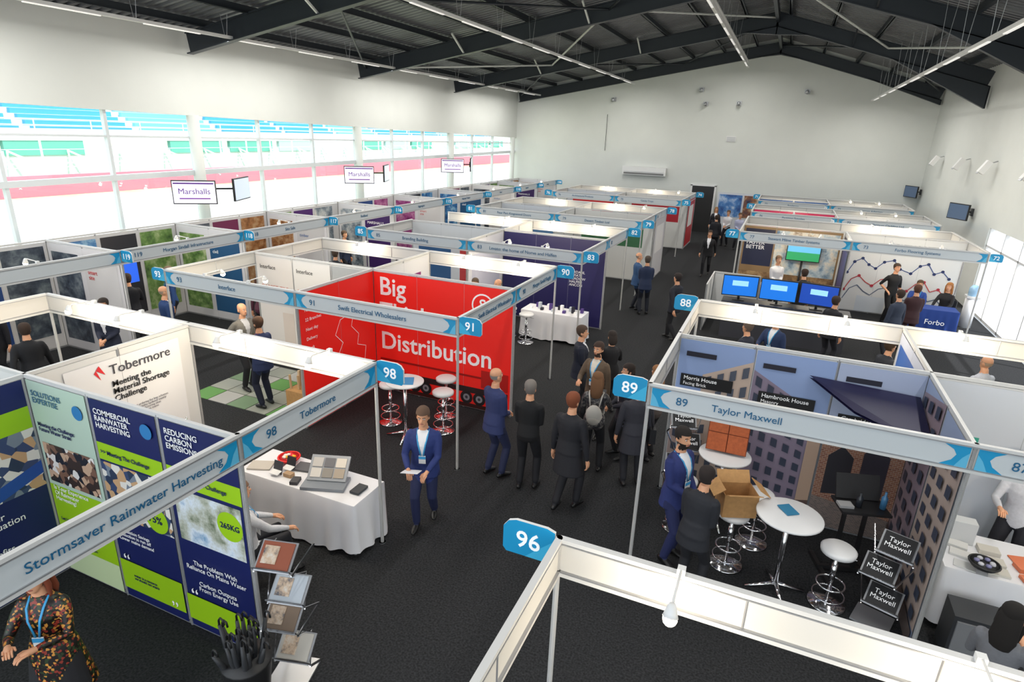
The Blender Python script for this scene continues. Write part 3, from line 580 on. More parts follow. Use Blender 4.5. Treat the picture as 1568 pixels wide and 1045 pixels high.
mb.build('umbrella_bin',loc=(-3.62,2.88,0))
hitable(-5.3,7.95); stool(-5.85,8.3); stool(-4.85,8.45); stool(-5.1,9.0)
mb=MB(); mb.obox((-5.25,7.95,1.056),(.21,.3,.01),mat('#2a8ac0',.5),Matrix.Rotation(.5,3,'Z')); mb.obox((-5.45,7.85,1.056),(.1,.15,.008),WHITE); mb.build('leaflet_pile')
mb=MB(); mb.box(-7.75,7.75,.02,-7.1,8.3,.45,CARDB)
for i in range(12): mb.cyl((-7.7+.05*i,7.85+.03*((i*5)%7),.3),(-7.72+.052*i,7.85+.04*((i*5)%7),.72+.03*(i%3)),.022,mat(['#c8a880','#a88860','#d8c0a0'][i%3],.8),8)
mb.build('flooring_sample_box')
clothtable(-5.7,13.95,-4.08,14.6)
mb=MB()
for i in range(14):
    hh=.06+.05*(i%3); mb.obox((-5.5+.1*i,14.15+.12*((i*5)%3),.752+hh/2),(.07,.1,hh),mat(['#ffffff','#503a80','#c0c8d0','#202030'][i%4],.5))
mb.build('product_sample')
stool(-5.4,13.6); stool(-6.0,13.9); clothtable(-9.6,14.2,-8.2,14.9)
hitable(.66,6.72,1.05,.36); hitable(-.15,7.85,1.05,.34); stool(.08,6.95); stool(.35,7.55); stool(1.22,6.75); stool(-.6,7.45)
mb=MB(); mb.obox((.64,6.8,1.06),(.15,.2,.012),mat('#2a7aa0',.5),Matrix.Rotation(.6,3,'Z')); mb.build('leaflet_pile')
mb=MB(); T=mat('#b05a32',.8,0,0,.15,25); R=Matrix.Rotation(math.radians(-12),3,'X'); mb.obox((-.15,7.9,1.33),(.52,.03,.52),mat('#7a3a22',.8),R)
for i in range(2):
    for j in range(2): mb.obox(V((-.15,7.9,1.33))+R@V((-.128+.256*i,-.02,-.128+.256*j)),(.245,.02,.245),T,R)
mb.obox((-.15,7.98,1.2),(.3,.15,.28),mat('#7a3a22',.8)); mb.build('terracotta_tile_display')
mb=MB(); z=.785; x,y=.08,6.95; R=Matrix.Rotation(.4,3,'Z'); c=V((x,y,z))
for s in (-1,1): mb.obox(c+R@V((s*.2,0,.15)),(.008,.3,.3),CARDB,R); mb.obox(c+R@V((0,s*.15,.15)),(.4,.008,.3),CARDB,R)
mb.obox(c+V((0,0,.005)),(.4,.3,.01),CARDB,R)
mb.obox(c+R@V((-.27,0,.33)),(.16,.3,.008),CARDB,R@Matrix.Rotation(-.6,3,'Y')); mb.obox(c+R@V((.27,0,.33)),(.16,.3,.008),CARDB,R@Matrix.Rotation(.6,3,'Y')); mb.obox(c+R@V((0,.2,.36)),(.4,.16,.008),CARDB,R@Matrix.Rotation(.9,3,'X')); mb.obox(c+R@V((0,-.2,.33)),(.4,.14,.008),CARDB,R@Matrix.Rotation(-.5,3,'X')); mb.build('cardboard_box')
mb=MB()
R=Matrix.Rotation(math.radians(-25),3,'X')
for s in (-.12,.12): mb.beam((s,0,.05),(s,0,1.0),.04,.04,BLACK); mb.beam((s*2.2,-.3,.03),(s*2.2,.3,.03),.05,.05,BLACK)
mb.beam((-.3,0,.05),(.3,0,.05),.05,.05,BLACK); mb.obox((0,-.08,1.0),(.55,.36,.03),BLACK); mb.obox((0,.1,1.16),(.5,.03,.3),BLACK,R); mb.obox((0,.083,1.155),(.46,.003,.26),mat((.03,.03,.04),.15),R)
bottle(mb,.22,-.12,1.02,'#3a6a90'); bottle(mb,-.05,-.12,1.02,'#20242a',.18); mb.obox((-.2,-.12,1.03),(.16,.12,.03),mat((.3,.3,.3),.5))
for s in (-1,1):
    for t in (-.3,.3): mb.ell((s*.264,t,.02),(.03,.03,.02),BLACK)
mb.build('presentation_stand',loc=(1.42,7.45,0),rot=.3)
zigzag(1.7,6.72,math.radians(-20),3,mat((.02,.02,.022),.4),'Taylor\nMaxwell'); zigzag(-.72,8.05,math.radians(15),4,mat((.02,.02,.022),.4),'Taylor\nMaxwell')
clothtable(2.25,6.9,3.9,7.72,.78)
mb=MB()
for i in range(16):
    hh=.012+.012*(i%4); mb.obox((2.45+.3*(i%5),7.0+.19*(i//5)+.02*(i%2),.783+hh/2),(.2,.14,hh),mat(['#d0d0ce','#d87850','#a8b0b4','#c8c4ba','#7a9ab0'][(i*3)%5],.5),Matrix.Rotation(.3*((i*7)%5-2)*.4,3,'Z'))
mb.box(2.32,7.45,.785,2.62,7.6,1.05,mat((.6,.61,.62),.4)); mb.build('brochure_pile')
mb=MB(); mb.tube([(2.6,6.98,.82),(2.6,6.98,.85),(2.6,6.98,.89)],[.06,.12,.14],BLACK,20); mb.ring((2.6,6.98,.89),.14,.01,BLACK)
for k in range(7): mb.ell((2.6+.07*math.cos(k),6.98+.07*math.sin(k),.9),(.03,.03,.02),mat(['#c0c0c8','#7a7aa0'][k%2],.3),n=8,h=5)
mb.build('sweet_bowl')
mb=MB(); mb.box(2.3,6.4,0,2.75,6.75,.55,DARK); mb.box(2.33,6.38,.05,2.72,6.4,.5,ALU); mb.build('storage_box')
mb=MB(); mb.box(-1.0,16.7,0,2.0,17.25,.95,mat((.05,.05,.06),.5)); mb.box(-1.05,16.65,.95,2.05,17.3,.99,BLACK); mb.build('display_counter')
for i in range(3):
    mb=MB(); x=-.85+.95*i; R=Matrix.Rotation((i-1)*-.15,3,'Z'); mb.obox((x+.2,17.0,1.38),(.9,.05,.56),BLACK,R); mb.obox((x+.2,16.97,1.38),(.86,.01,.51),mat('#1f6fd0' if i!=2 else '#2045a0',.3,0,.7),R); mb.obox((x+.2,16.962,1.45),(.4,.003,.14),mat('#8fc4ef',.3,0,.8),R); mb.cyl((x+.2,17.02,.99),(x+.2,17.02,1.15),.03,BLACK); mb.obox((x+.2,17.02,1.0),(.3,.2,.02),BLACK); mb.build('monitor')
mb=MB()
wall(mb,(-1.5,18.9),(-.2,18.9),1.3); wall(mb,(-1.5,18.9),(-1.5,17.0),1.3); mb.build('low_partition')
mb=MB(); mb.obox((.9,21.4,1.75),(1.0,.06,.6),BLACK); mb.obox((.9,21.365,1.75),(.95,.006,.54),mat('#2f8f5a',.3,0,.6)); mb.obox((.9,21.36,1.87),(.95,.004,.26),mat('#5fa8d0',.3,0,.6)); mb.cyl((.9,21.45,0),(.9,21.45,1.5),.03,BLACK); mb.obox((.9,21.4,.02),(.7,.3,.03),BLACK); mb.build('television_on_stand')
t=clothtable(3.9,19.75,5.0,20.35,.76,mat('#1f3f8a',.8)); text('Forbo',(4.45,19.67,.42),(1,0,0),.2,TXTW,t)
clothtable(-.5,20.3,.7,20.8,.76)
mb=MB(); mb.tube([(0,0,0),(0,0,.9)],[.16,.16],mat((.85,.87,.9),.4),16); mb.tube([(0,0,.95),(0,0,1.2),(0,0,1.28)],[.13,.13,.06],mat('#9fc8e8',.15),16); mb.box(-.17,-.17,.9,.17,.17,.96,WHITE); mb.build('water_cooler',loc=(5.6,21.4,0))
# ------------------------------------------------------------ PEOPLE
def ik(a,b,l1,l2,pole):
    d=b-a; L=min(d.length,(l1+l2)*.998); dn=d.normalized(); b2=a+dn*L
    x=(l1*l1-l2*l2+L*L)/(2*L); h=math.sqrt(max(l1*l1-x*x,0)); p=pole-dn*pole.dot(dn); p.normalize(); return a+dn*x+p*h,b2
HEADR=[(0,.018,.078,.03),(.018,.04,.093,.0),(.045,.055,.096,-.045),(.08,.065,.094,-.078),(.11,.071,.089,-.092),(.14,.075,.091,-.1),(.17,.075,.088,-.102),(.2,.066,.072,-.09),(.222,.045,.045,-.065),(.233,.018,.012,-.035)]
def head_rings(scale=1.,grow=0.,n=16):
    out=[]
    for z,hw,yf,yb in HEADR:
        cy=(yf+yb)/2; ry=(yf-yb)/2+grow; rx=hw+grow
        zz=z+(grow*(z-.1)/.13)
        out.append([V((rx*math.cos(2*math.pi*k/n),cy+ry*math.sin(2*math.pi*k/n),zz)) for k in range(n)])
    return out
def person(x,y,yaw,top='#1c2233',bot='#14151a',hair='#3a2a20',hl='short',style='jacket',shirt='#e8e8ec',pose='down',H=1.76,fem=False,skin='#d9a07c',lany=None,seat=None,walk=0,lean=0,turn=0,pattern=None,bag=None,name=None,beard=False,hold=None):
    s=H/1.75; ph=.93 if seat is None else seat+.07
    LE_=Matrix.Rotation(-math.radians(lean),4,'X'); P0=V((0,0,ph)); U=Matrix.Translation(P0)@LE_@Matrix.Translation(-P0)
    def up(p): return U@V(p)
    shw=.16 if fem else .18
    mb=MB(); D=mat((.5,.5,.5)); segs=[]
    k1=.9 if fem else 1.; k2=.86 if fem else 1.; k3=1.03 if fem else 1.
    rings=[(-.13,.10,.08,0,k3),(-.09,.155,.11,-.005,k3),(-.02,.172,.122,-.01,k3),(.06,.165,.115,0,k3),(.16,.148,.105,.008,k2),(.26,.165,.115,.012,k1),(.34,.18,.122,.012,k1),(.41,.182,.11,.002,k1),(.46,.155,.09,-.008,k1),(.495,.10,.075,-.012,k1),(.525,.062,.062,-.005,1),(.60,.055,.058,.005,1)]
    if style in('jacket','coat'):
        rings=[(a,b*1.07+.004,c*1.1+.006,d,e) if -.1<a<.47 else (a,b,c,d,e) for a,b,c,d,e in rings]
    vs=[];fs=[];n=20
    for dz,rx,ry,cy,kk in rings: vs+=[up((rx*kk*math.cos(2*math.pi*i/n),cy+ry*math.sin(2*math.pi*i/n),ph+dz)) for i in range(n)]
    for r in range(len(rings)-1):
        for i in range(n): fs.append((r*n+i,r*n+(i+1)%n,(r+1)*n+(i+1)%n,(r+1)*n+i))
    fs.append(tuple(reversed(range(n)))); fs.append(tuple((len(rings)-1)*n+i for i in range(n))); mb.add(vs,fs,D)
    if style in ('jacket','coat') or style=='dress':
        if seat is None:
            bot_z={'jacket':-.17,'coat':-.34,'dress':-.46}[style]; e={'jacket':.025,'coat':.04,'dress':.08}[style]
            mb.tube([(0,0,ph+.14),(0,-.004,ph),(0,-.006,ph+bot_z)],[(.15*k2,.11),(.185*k3,.135),(.182*k3+e,.13+e)],D,20)
    feet=[V((.1,0,.085)),V((-.1,0,.085))]
    if seat is not None: feet=[V((.13,.40 if seat<.6 else .30,.085 if seat<.6 else .33)),V((-.13,.36 if seat<.6 else .33,.085 if seat<.6 else .33))]
    elif walk: feet=[V((.09,.24*walk,.09)),V((-.09,-.28*walk,.12))]
    else: feet[0].y=.05; feet[1].y=-.03; feet[0].x=.13
    legb=.008 if style!='dress' else -.012
    hands=[]
    for i,sx in enumerate((1,-1)):
        hp=V((sx*.088,0,ph-.05)); kn,an=ik(hp,feet[i],.425,.415,V((sx*.08,1,0)))
        r0=.09 if not fem else .088
        mid=hp.lerp(kn,.5); cf=kn.lerp(an,.35)
        lk=an.lerp(kn,.06)
        mb.tube([hp,mid,kn,cf,lk],[r0,.078+legb*.4,.058+legb,.056+legb,.042+legb*1.4],D,12,round_=True)
        segs.append((hp,kn,.08,'leg')); segs.append((kn,an+V((0,0,.03)),.06,'leg' if style!='dress' else 'skin'))
        tw=V((sx*.12,1,0)).normalized(); 
        a=an+V((0,0,-.045))-tw*.06; 
        mb.tube([a,a+tw*.06+V((0,0,.008)),a+tw*.14,a+tw*.2+V((0,0,-.012)),a+tw*.235+V((0,0,-.018))],[(.034,.036),(.04,.048),(.044,.036),(.04,.026),(.026,.018)],D,12,round_=True)
        segs.append((a,a+tw*.23,.038,'foot')); segs.append((an,an+V((0,0,-.04)),.04,'foot'))
    tg={'down':[(.27,.03,ph-.14)]*2,'clasp':[(.045,.24,ph+.06)]*2,'back':[(.05,-.18,ph+.02)]*2,'phone':[(.1,.33,ph+.28),(.07,.30,ph+.22)],'one':[(.12,.36,ph+.2),(.27,.03,ph-.14)],'point':[(.3,.45,ph+.3),(.27,.03,ph-.1)],'hip':[(.2,.06,ph+.05),(.27,.03,ph-.14)],'table':[(.18,.42,ph+.12),(.16,.4,ph+.12)],'lap':[(.1,.3,ph+.08)]*2,'fold':[(-.1,.2,ph+.24),(-.12,.22,ph+.2)],'swing':[(.26,.22,ph-.06),(.26,-.2,ph-.06)],'paper':[(.14,.34,ph+.12),(.1,.34,ph+.1)]}[pose]
    sleeve='skin' if style=='tshirt' else 'top'
    for i,sx in enumerate((1,-1)):
        sh=V((sx*shw,-.005,ph+.435)); t=V(tg[i]); t=V((t.x*sx,t.y,t.z)) 
        shw_=up(sh)
        if pose not in('down','swing'): t=up(t)
        el,wr=ik(shw_,t,.285,.255,V((sx*.7,-1,-.5)))
        e=.006 if style in('jacket','coat') else 0
        mb.tube([shw_+V((-sx*.02,0,.0)),shw_.lerp(el,.3),el,el.lerp(wr,.4),wr.lerp(el,.06)],[.058+e,.053+e,.043+e,.04+e,.028+e],D,12,round_=True)
        mb.tube([el.lerp(wr,.7),wr],[.03,.025],D,10,round_=True)
        segs.append((shw_,el,.055,'top')); segs.append((el,el.lerp(wr,.88),.04,sleeve)); segs.append((el.lerp(wr,.97),wr,.03,'skin'))
        hands.append((el,wr,sx))
    segs.append((up((0,0,ph+.10)),up((0,0,ph+.40)),.13,'top')); 
    tb=-.14 if style=='jacket' else (-.3 if style=='coat' else (-.42 if style=='dress' else .0))
    segs.append((up((.06,0,ph+.44)),up((-.06,0,ph+.44)),.06,'top')); segs.append((up((.1,0,ph+.36)),up((-.1,0,ph+.36)),.1,'top'))
    if seat is None:
        segs.append((V((0,0,ph+.10)),V((0,0,ph+tb)),.17 if style!='shirt' else .13,'top'))
        if style in('shirt','tshirt','sweater'): segs.append((V((-.06,0,ph-.05)),V((.06,0,ph-.05)),.1,'leg'))
    else:
        segs.append((V((0,0,ph+.10)),V((0,0,ph+.02)),.15,'top')); segs.append((V((-.06,0,ph-.04)),V((.06,0,ph-.04)),.1,'leg'))
    segs.append((up((0,0,ph+.53)),up((0,0,ph+.62)),.05,'skin'))
    HM=U@Matrix.Translation((0,.005,ph+.585))@Matrix.Rotation(math.radians(turn),4,'Z')@Matrix.Rotation(math.radians(-6 if pose=='phone' else 0),4,'X')
    HR=head_rings(); vs=[HM@p for r in HR for p in r]; fs=[];n=16
    for r in range(len(HR)-1):
        for i in range(n): fs.append((r*n+i,r*n+(i+1)%n,(r+1)*n+(i+1)%n,(r+1)*n+i))
    fs.append(tuple(reversed(range(n)))); fs.append(tuple((len(HR)-1)*n+i for i in range(n))); mb.add(vs,fs,D)
    def hp_(*p): return HM@V(p)
    mb.tube([hp_(0,.084,.125),hp_(0,.104,.1),hp_(0,.112,.086)],[.009,.012,.016],D,8,round_=True)
    for sx in (1,-1): mb.ell(hp_(sx*.076,-.012,.1),(.012,.022,.034),D,n=8,h=6)
    segs.append((hp_(0,0,.05),hp_(0,0,.18),.09,'skin'))
    me=bpy.data.meshes.new('b'); me.from_pydata(mb.v,[],mb.f); ob=bpy.data.objects.new('b',me); SC.collection.objects.link(ob)
    md=ob.modifiers.new('r','REMESH'); md.mode='VOXEL'; md.voxel_size=.0115 if y<11 and x>-11 else .018; 
    sm=ob.modifiers.new('s','SMOOTH'); sm.factor=.5; sm.iterations=2
    dg=bpy.context.evaluated_depsgraph_get(); rm=bpy.data.meshes.new_from_object(ob.evaluated_get(dg))
    bpy.data.objects.remove(ob); bpy.data.meshes.remove(me)
    nv=len(rm.vertices); co=np.empty(nv*3,dtype=np.float32); rm.vertices.foreach_get('co',co); co=co.reshape(-1,3)
    polys=[tuple(p.vertices) for p in rm.polygons]; nc=np.empty(len(polys)*3,dtype=np.float32); rm.polygons.foreach_get('center',nc); nc=nc.reshape(-1,3).astype(float)
    best=np.full(len(nc),1e9); cat=np.zeros(len(nc),int); cats=['top','leg','skin','foot','shirt','beard']
    for a,b,r,c in segs:
        a=np.array(a);b=np.array(b);d=b-a; tt=np.clip(((nc-a)@d)/max(d@d,1e-9),0,1); q=np.linalg.norm(nc-(a+tt[:,None]*d),axis=1)-r
        m_=q<best; best[m_]=q[m_]; cat[m_]=cats.index(c)
    Ui=np.array(U.inverted()); lc=nc@Ui[:3,:3].T+Ui[:3,3]
    if style in('jacket','coat'):
        zz=lc[:,2]-(ph+.14); m_=(cat==0)&(lc[:,1]>.03)&(zz>0)&(np.abs(lc[:,0])<.012+zz*.17)&(np.abs(lc[:,0])<.07); cat[m_]=4
    if beard:
        Hi=np.array(HM.inverted()); hc=nc@Hi[:3,:3].T+Hi[:3,3]; m_=(cat==2)&(hc[:,2]<.07)&(hc[:,2]>-.02)&(hc[:,1]>.0)&~((hc[:,2]>.045)&(np.abs(hc[:,0])<.025)); cat[m_]=5
    mats=[pattern or mat(top,.8,0,0,.06,40),mat(bot,.8),mat(skin,.55),mat('#0c0c0d',.4) ,mat(shirt,.8),mat(hair or '#4a3a30',.9)]
    fb=MB(); fb.v=[tuple(c) for c in co.tolist()]; fb.f=polys; fb.m=cat.tolist(); fb.ms=mats[:]; fb.sm=[True]*len(polys)
    SK=mats[2]
    for el,wr,sx in hands:
        d=(wr-el).normalized(); side=d.cross(V((0,0,1))); 
        if side.length<.3: side=V((0,1,0))
        side.normalize()
        if pose in('down','swing'): side=V((0,1,0)); side=(side-d*side.dot(d)).normalized()
        nrm=side.cross(d).normalized()
        inw=V((-sx,0,0)) if pose in('down','swing') else V((0,0,-1))
        if nrm.dot(inw)<0: nrm=-nrm
        fb.tube([wr-d*.02,wr+d*.02,wr+d*.06,wr+d*.09],[.022,.026,.028,.02],SK,10,round_=True)
        for q in range(4):
            o=side*(-.027+.018*q); L=(.068,.078,.073,.058)[q]; b0=wr+d*.08+o
            fb.tube([b0-d*.02,b0+d*L*.4+nrm*.006,b0+d*L*.72+nrm*.02,b0+d*L*.85+nrm*.038],[.010,.0092,.0085,.0075],SK,7,round_=True)
        tsd=side if pose in('down','swing') else side*(-sx)
        b0=wr+d*.03+tsd*.02; fb.tube([b0,b0+d*.03+tsd*.024,b0+d*.062+tsd*.03+nrm*.012],[.013,.0105,.0085],SK,7,round_=True)
    for sx in (1,-1):
        fb.ell(hp_(sx*.031,.084,.122),(.013,.008,.008),mat((.8,.8,.8),.3),n=8,h=5); fb.ell(hp_(sx*.031,.0905,.122),(.0058,.004,.006),BLACK,n=8,h=5)
        fb.tube([hp_(sx*.014,.095,.141),hp_(sx*.032,.094,.146),hp_(sx*.048,.082,.14)],.004,mats[5],6)
    fb.tube([hp_(-.024,.091,.056),hp_(0,.1,.058),hp_(.024,.091,.056)],[.003,.0065,.003],mat('#a05a50',.5),6)
    if hair:
        HA=mats[5]
        gr=.012 if hl!='bald' else .003
        HR=head_rings(grow=gr,n=24); n=24
        sel=[];vs=[HM@p for r in HR for p in r]
        for r in range(len(HR)-1):
            for i in range(n):
                c=(HR[r][i]+HR[r][(i+1)%n]+HR[r+1][i]+HR[r+1][(i+1)%n])/4
                if hl=='bald': keep=c.y<.02 and .07<c.z<.15
                elif hl=='short': keep=(c.z>.185) or (c.y<.055 and c.z>.15) or (c.y<-.0 and c.z>.05) or (c.y<.025 and c.z>.12)
                else: keep=(c.z>.18) or (c.y<.05 and c.z>.13) or (c.y<.02 and c.z>.03)
                if keep: sel.append((r*n+i,r*n+(i+1)%n,(r+1)*n+(i+1)%n,(r+1)*n+i))
        if hl!='bald': sel.append(tuple((len(HR)-1)*n+i for i in range(n)))
        fb.add(vs,sel,HA,True)
        if hl=='long':
            fb.tube([hp_(0,-.03,.21),hp_(0,-.065,.13),hp_(0,-.075,.03),hp_(0,-.085,-.07),hp_(0,-.085,-.16)],[(.05,.04),(.088,.05),(.092,.045),(.098,.04),(.07,.022)],HA,16,round_=True)
            for sx in (1,-1): fb.tube([hp_(sx*.05,.03,.2),hp_(sx*.08,.01,.12),hp_(sx*.082,.0,.02),hp_(sx*.08,.01,-.08)],[.02,.022,.024,.014],HA,8,round_=True)
        if hl=='bob':
            fb.tube([hp_(0,-.03,.21),hp_(0,-.06,.13),hp_(0,-.07,.03),hp_(0,-.07,-.02)],[(.05,.04),(.088,.055),(.092,.05),(.07,.03)],HA,16,round_=True)
    if lany:
        LM=mat(lany,.5)
        for sx in (1,-1): fb.tube([up((sx*.055,-.05,ph+.52)),up((sx*.07,.02,ph+.51)),up((sx*.065,.10,ph+.45)),up((sx*.045,.147,ph+.36)),up((sx*.015,.152,ph+.2))],[(.010,.003)]*5,LM,6)
        R=U.to_3x3(); fb.obox(up((0,.15,ph+.14)),(.09,.006,.12),WHITE,R); fb.obox(up((0,.154,ph+.17)),(.09,.002,.04),LM,R)
    if bag=='backpack':
        BM=mat('#b8b4ac',.7); R=U.to_3x3()
        fb.ell(up((0,-.2,ph+.18)),(.13,.075,.17),BM,R,16,10); fb.ell(up((0,-.26,ph+.1)),(.09,.03,.07),mat('#98948c',.7),R)
        for sx in (1,-1): fb.tube([up((sx*.07,-.15,ph+.3)),up((sx*.1,-.1,ph+.47)),up((sx*.11,.02,ph+.49)),up((sx*.12,.135,ph+.36)),up((sx*.14,.06,ph+.12)),up((sx*.1,-.15,ph+.08))],.012,BM,6)
    if bag=='shoulder':
        BM=mat('#1a1a1e',.6); fb.obox(V((.25,0,ph-.02)),(.09,.3,.24),BM); fb.tube([V((.24,.12,ph+.1)),up((.17,.05,ph+.48)),up((.17,-.06,ph+.48)),V((.24,-.12,ph+.1))],.009,BM,6)
    if hold=='paper' or pose=='paper':
        w0=hands[0][1]; fb.obox(w0+V((-.06,.08,.02)),(.21,.3,.006),mat((.75,.76,.8),.6),Matrix.Rotation(.4,3,'X'))
    if pose=='phone':
        fb.obox(hands[0][1]+V((-.01,.1,.02)),(.07,.14,.008),BLACK,Matrix.Rotation(.7,3,'X'))
    bpy.data.meshes.remove(rm)
    return fb.build(name or ('seated_person' if seat is not None else ('woman' if fem else 'man')),loc=(x,y,0.012),rot=math.radians(yaw),scale=s)
FLOR=pmat(('#120c0c','#120c0c','#8a2f22','#120c0c','#c88a3a','#2a3a20','#120c0c'),52,'vor')
PATT=pmat(('#1a1a1c','#3a3a3e','#98948c'),22)
G='#8a8580'
person(-3.42,7.5,-25,'#2a3460','#1d2444',G,'bald',pose='clasp',H=1.78)
person(-2.83,7.4,8,'#101013','#121218','#77706a','short','sweater',pose='clasp',H=1.74)
person(-2.12,7.15,-12,'#1c1c22','#16161c','#7a4228','short','coat',pose='down',H=1.8,walk=.5)
person(-3.72,6.0,200,'#20306a','#1a2248','#5a4436','short',pose='paper',H=1.75,walk=.6,lean=6,lany='#3a9ad0')
person(-2.95,10.2,-70,'#1b2030','#14151a','#4a3a30','short',pose='clasp')
person(-2.42,9.45,165,'#5a4a3a','#1a1a1e','#3a2a22','short',pose='one',beard=True,shirt='#d8d0c0',lany='#3a9ad0')
person(-2.1,8.3,10,'#2a2a2e','#16161a','#6a4a30','long','sweater',pose='phone',fem=True,H=1.68,pattern=PATT,bag='backpack')
person(-1.78,8.95,120,'#2a2a34','#141418','#2a201c','bob','jacket',pose='clasp',fem=True,H=1.66)
person(-1.45,8.2,20,'#303038','#1c1c22','#4a3a2c','short','coat',pose='down',fem=False,H=1.72,bag='shoulder')
person(-1.35,9.1,60,'#4a4240','#1a1a1e','#8a5f3c','long','sweater',pose='clasp',fem=True,H=1.66)
person(-2.45,10.5,30,'#17171b','#17171b','#2c2420','bob','jacket',pose='phone',fem=True,H=1.65)
person(-2.1,15.6,60,'#1b1e28','#14151a','#2a2220','short',pose='swing',walk=.8,H=1.8)
person(-3.3,17.7,20,'#1f2c4a','#181c28','#4a4038','short',pose='clasp'); person(-3.65,18.1,-60,'#30507a','#181c28','#8a8078','bald',pose='down')
person(-2.3,24.4,180,'#141418','#14141a','#3a2c24','short',pose='swing',walk=.8)
person(-2.3,32.2,160,'#d8d8dc','#1a1a22','#5a4636','short','shirt',pose='clasp'); person(-1.7,31.4,200,'#b0b4d0','#1a1a22','#5a4636','short','shirt',pose='clasp'); person(-3.0,33.3,190,'#20202a','#1a1a22','#8a6a46','long','jacket',fem=True); person(-2.6,29.6,0,'#1a1a22','#1a1a22','#3a2a20','short')
person(-9.2,8.25,-95,'#77746e','#14151b','#9a948c','bald',pose='hip',lean=3,shirt='#c8c8cc'); person(-8.25,7.75,80,'#1d2a50','#141a30','#4a3426','short',pose='clasp',beard=True,lany='#c03030')
person(-13.5,8.75,-80,'#22304a','#15161c','#6a5a4c','short',pose='clasp'); person(-13.0,9.7,150,'#2a4a80','#15161c','#5a4a3c','short','shirt',lany='#3a9ad0'); person(-13.1,8.75,60,'#22242c','#15161c','#3a2c24','short',pose='one'); person(-11.5,8.4,-20,'#1c3a6a','#15161c','#9a8a78','bald'); person(-11.2,5.6,60,'#14161c','#14151a','#3a2c24','short',pose='swing',walk=.7); person(-11.6,7.2,-150,'#20263a','#14151a','#2c2420','short',pose='clasp'); person(-10.9,10.4,20,'#5a3040','#14151a','#4a2c20','long','sweater',fem=True,H=1.66)
person(-13.4,6.2,200,'#161822','#14151a','#4a3c30','short',pose='one'); person(-13.1,16.3,-90,'#24304a','#14151a','#4a3c30','short'); person(-11.2,13.5,10,'#20242c','#14151a','#4a3c30','short',walk=.6,pose='swing'); person(-12.7,12.8,-100,'#2a3a80','#14151a','#b09060','long','jacket',fem=True,H=1.66)
person(-6.3,12.5,200,'#1c2230','#15161c','#5a4a3c','short',pose='clasp'); person(-5.8,12.7,150,'#54565c','#15161c','#8a8078','bald'); person(-8.8,12.4,90,'#24303c','#15161c','#3a2c24','short',walk=.6,pose='swing')
person(-4.9,4.1,-20,'#c6c8ce','#1a1c24','#6a5040','short','shirt',pose='table',seat=.46,lany='#3a9ad0')
mb=MB(); mb.box(-.22,-.22,.40,.22,.22,.43,DARK); mb.box(-.22,-.24,.46,.22,-.21,.85,DARK)
for a in (-.2,.2):
    mb.cyl((a,-.22,.4),(a,-.225,.85),.014,CHROME,8)
    for b in (-.2,.2): mb.cyl((a,b,0),(a,b,.42),.014,CHROME,8)
mb.build('folding_chair',loc=(-4.9,4.06,0),rot=math.radians(-20))
person(-4.95,2.15,-150,'#502020','#1a1a1e','#7a3a22','long','dress',pose='phone',fem=True,H=1.7,pattern=FLOR,lany='#3a9ad0')
person(-.62,6.75,-120,'#253068','#1c2450','#1c1512','short',pose='clasp',beard=True,H=1.82,turn=-10,lany='#3a9ad0')
person(-.3,6.12,-20,'#202229','#17181e','#2a2220','short',pose='clasp',H=1.68,lean=8)
person(3.15,8.02,150,'#c8c8ce','#1a1a22','#4a3828','short','shirt',pose='one',H=1.8)
person(2.2,5.15,-30,'#6a6c72','#2a2a30','#14100e','long','sweater',pose='phone',fem=True,H=1.66)
person(3.4,20.6,-150,'#121214','#121214','#3a2c24','short','tshirt',pose='hip',H=1.8); person(4.1,20.75,170,'#20408a','#1a1a22','#4a3828','short','shirt',pose='table',seat=.46,lany='#3a9ad0'); person(4.85,20.85,150,'#1a1a1e','#1a1a22','#a06a3a','long','sweater',pose='table',fem=True,seat=.46)
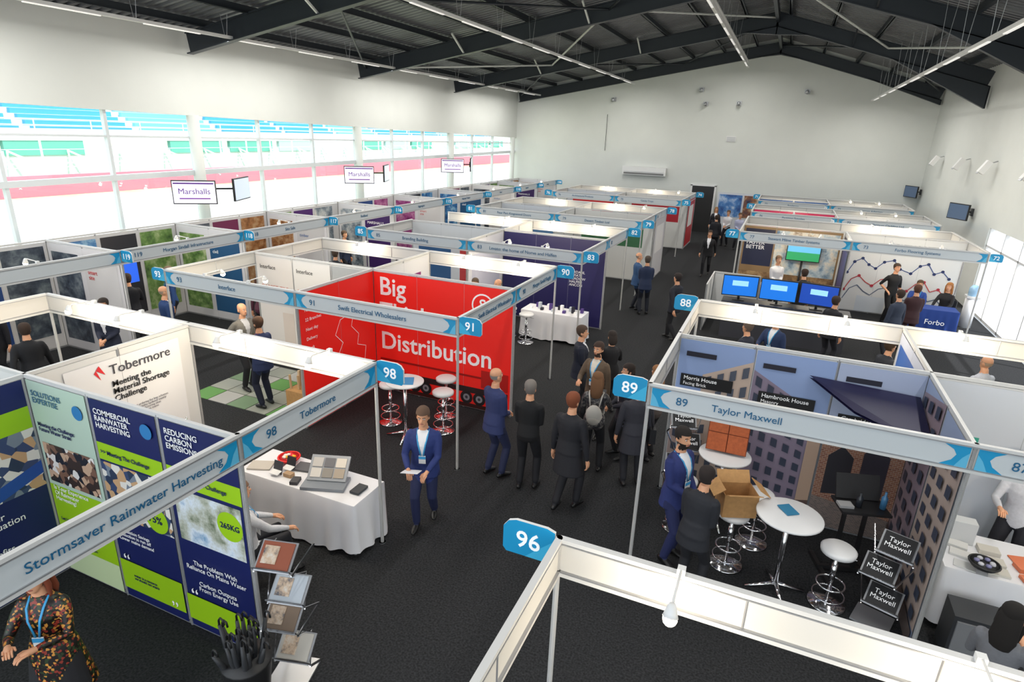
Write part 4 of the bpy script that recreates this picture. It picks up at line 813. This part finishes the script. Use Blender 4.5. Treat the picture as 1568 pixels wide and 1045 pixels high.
person(3.5,17.8,10,'#3a2024','#1a1a22','#5a3a2a','short',pose='clasp'); person(3.0,16.9,40,'#30384a','#1a1a22','#3a2c24','short'); person(.2,20.1,-150,'#d0d0d6','#1a1a22','#5a4636','short','shirt',pose='clasp'); person(.9,18.3,30,'#181a20','#1a1a22','#3a2a20','short')
person(-.2,12.1,60,'#1c2030','#1a1a22','#6a5a50','short',pose='clasp'); person(1.5,15.3,-40,'#1c1c22','#1a1a22','#3a2c24','short'); person(3.6,12.0,30,'#b4b8c2','#1a1a22','#a8907a','bald','shirt',pose='clasp'); person(2.2,12.2,-60,'#2a2c34','#1a1a22','#4a3828','short')
person(.3,12.9,150,'#22345a','#1a1a22','#4a3828','short',pose='one',lany='#3a9ad0'); person(1.3,9.2,200,'#1c2030','#1a1a22','#3a2c24','short',pose='clasp')
for x,y,r in ((4.1,20.72,170),(4.85,20.82,150)):
    mb=MB(); mb.box(-.22,-.22,.40,.22,.22,.43,DARK); mb.box(-.22,-.24,.46,.22,-.21,.85,DARK)
    for a in (-.2,.2):
        mb.cyl((a,-.22,.4),(a,-.225,.85),.014,CHROME,8)
        for b in (-.2,.2): mb.cyl((a,b,0),(a,b,.42),.014,CHROME,8)
    mb.build('folding_chair',loc=(x,y,0),rot=math.radians(r))
# ------------------------------------------------------------ LIGHT, WORLD, CAMERA
w=bpy.data.worlds.new('sky'); SC.world=w; w.use_nodes=True; bg=w.node_tree.nodes['Background']; bg.inputs[0].default_value=(.88,.94,1,1); bg.inputs[1].default_value=2.1
l=bpy.data.lights.new('sun','SUN'); l.energy=3.6; l.angle=.02; o=bpy.data.objects.new('sun',l); SC.collection.objects.link(o); o.rotation_euler=(math.radians(10),math.radians(35),0)
f=930.; VY=V((429,305,-f)).normalized(); VZ=V((106,2736,f)).normalized(); VZ=(VZ-VY*VZ.dot(VY)).normalized(); VX=VY.cross(VZ)
c=bpy.data.cameras.new('camera'); o=bpy.data.objects.new('camera',c); SC.collection.objects.link(o); c.sensor_width=36; c.lens=36*f/1568; c.clip_end=600; c.clip_start=.05
o.matrix_world=Matrix.Translation((0,0,5.06))@Matrix((VX,VY,VZ)).to_4x4(); SC.camera=o
SC.view_settings.view_transform='Standard'; SC.view_settings.exposure=.22; SC.view_settings.look='None'
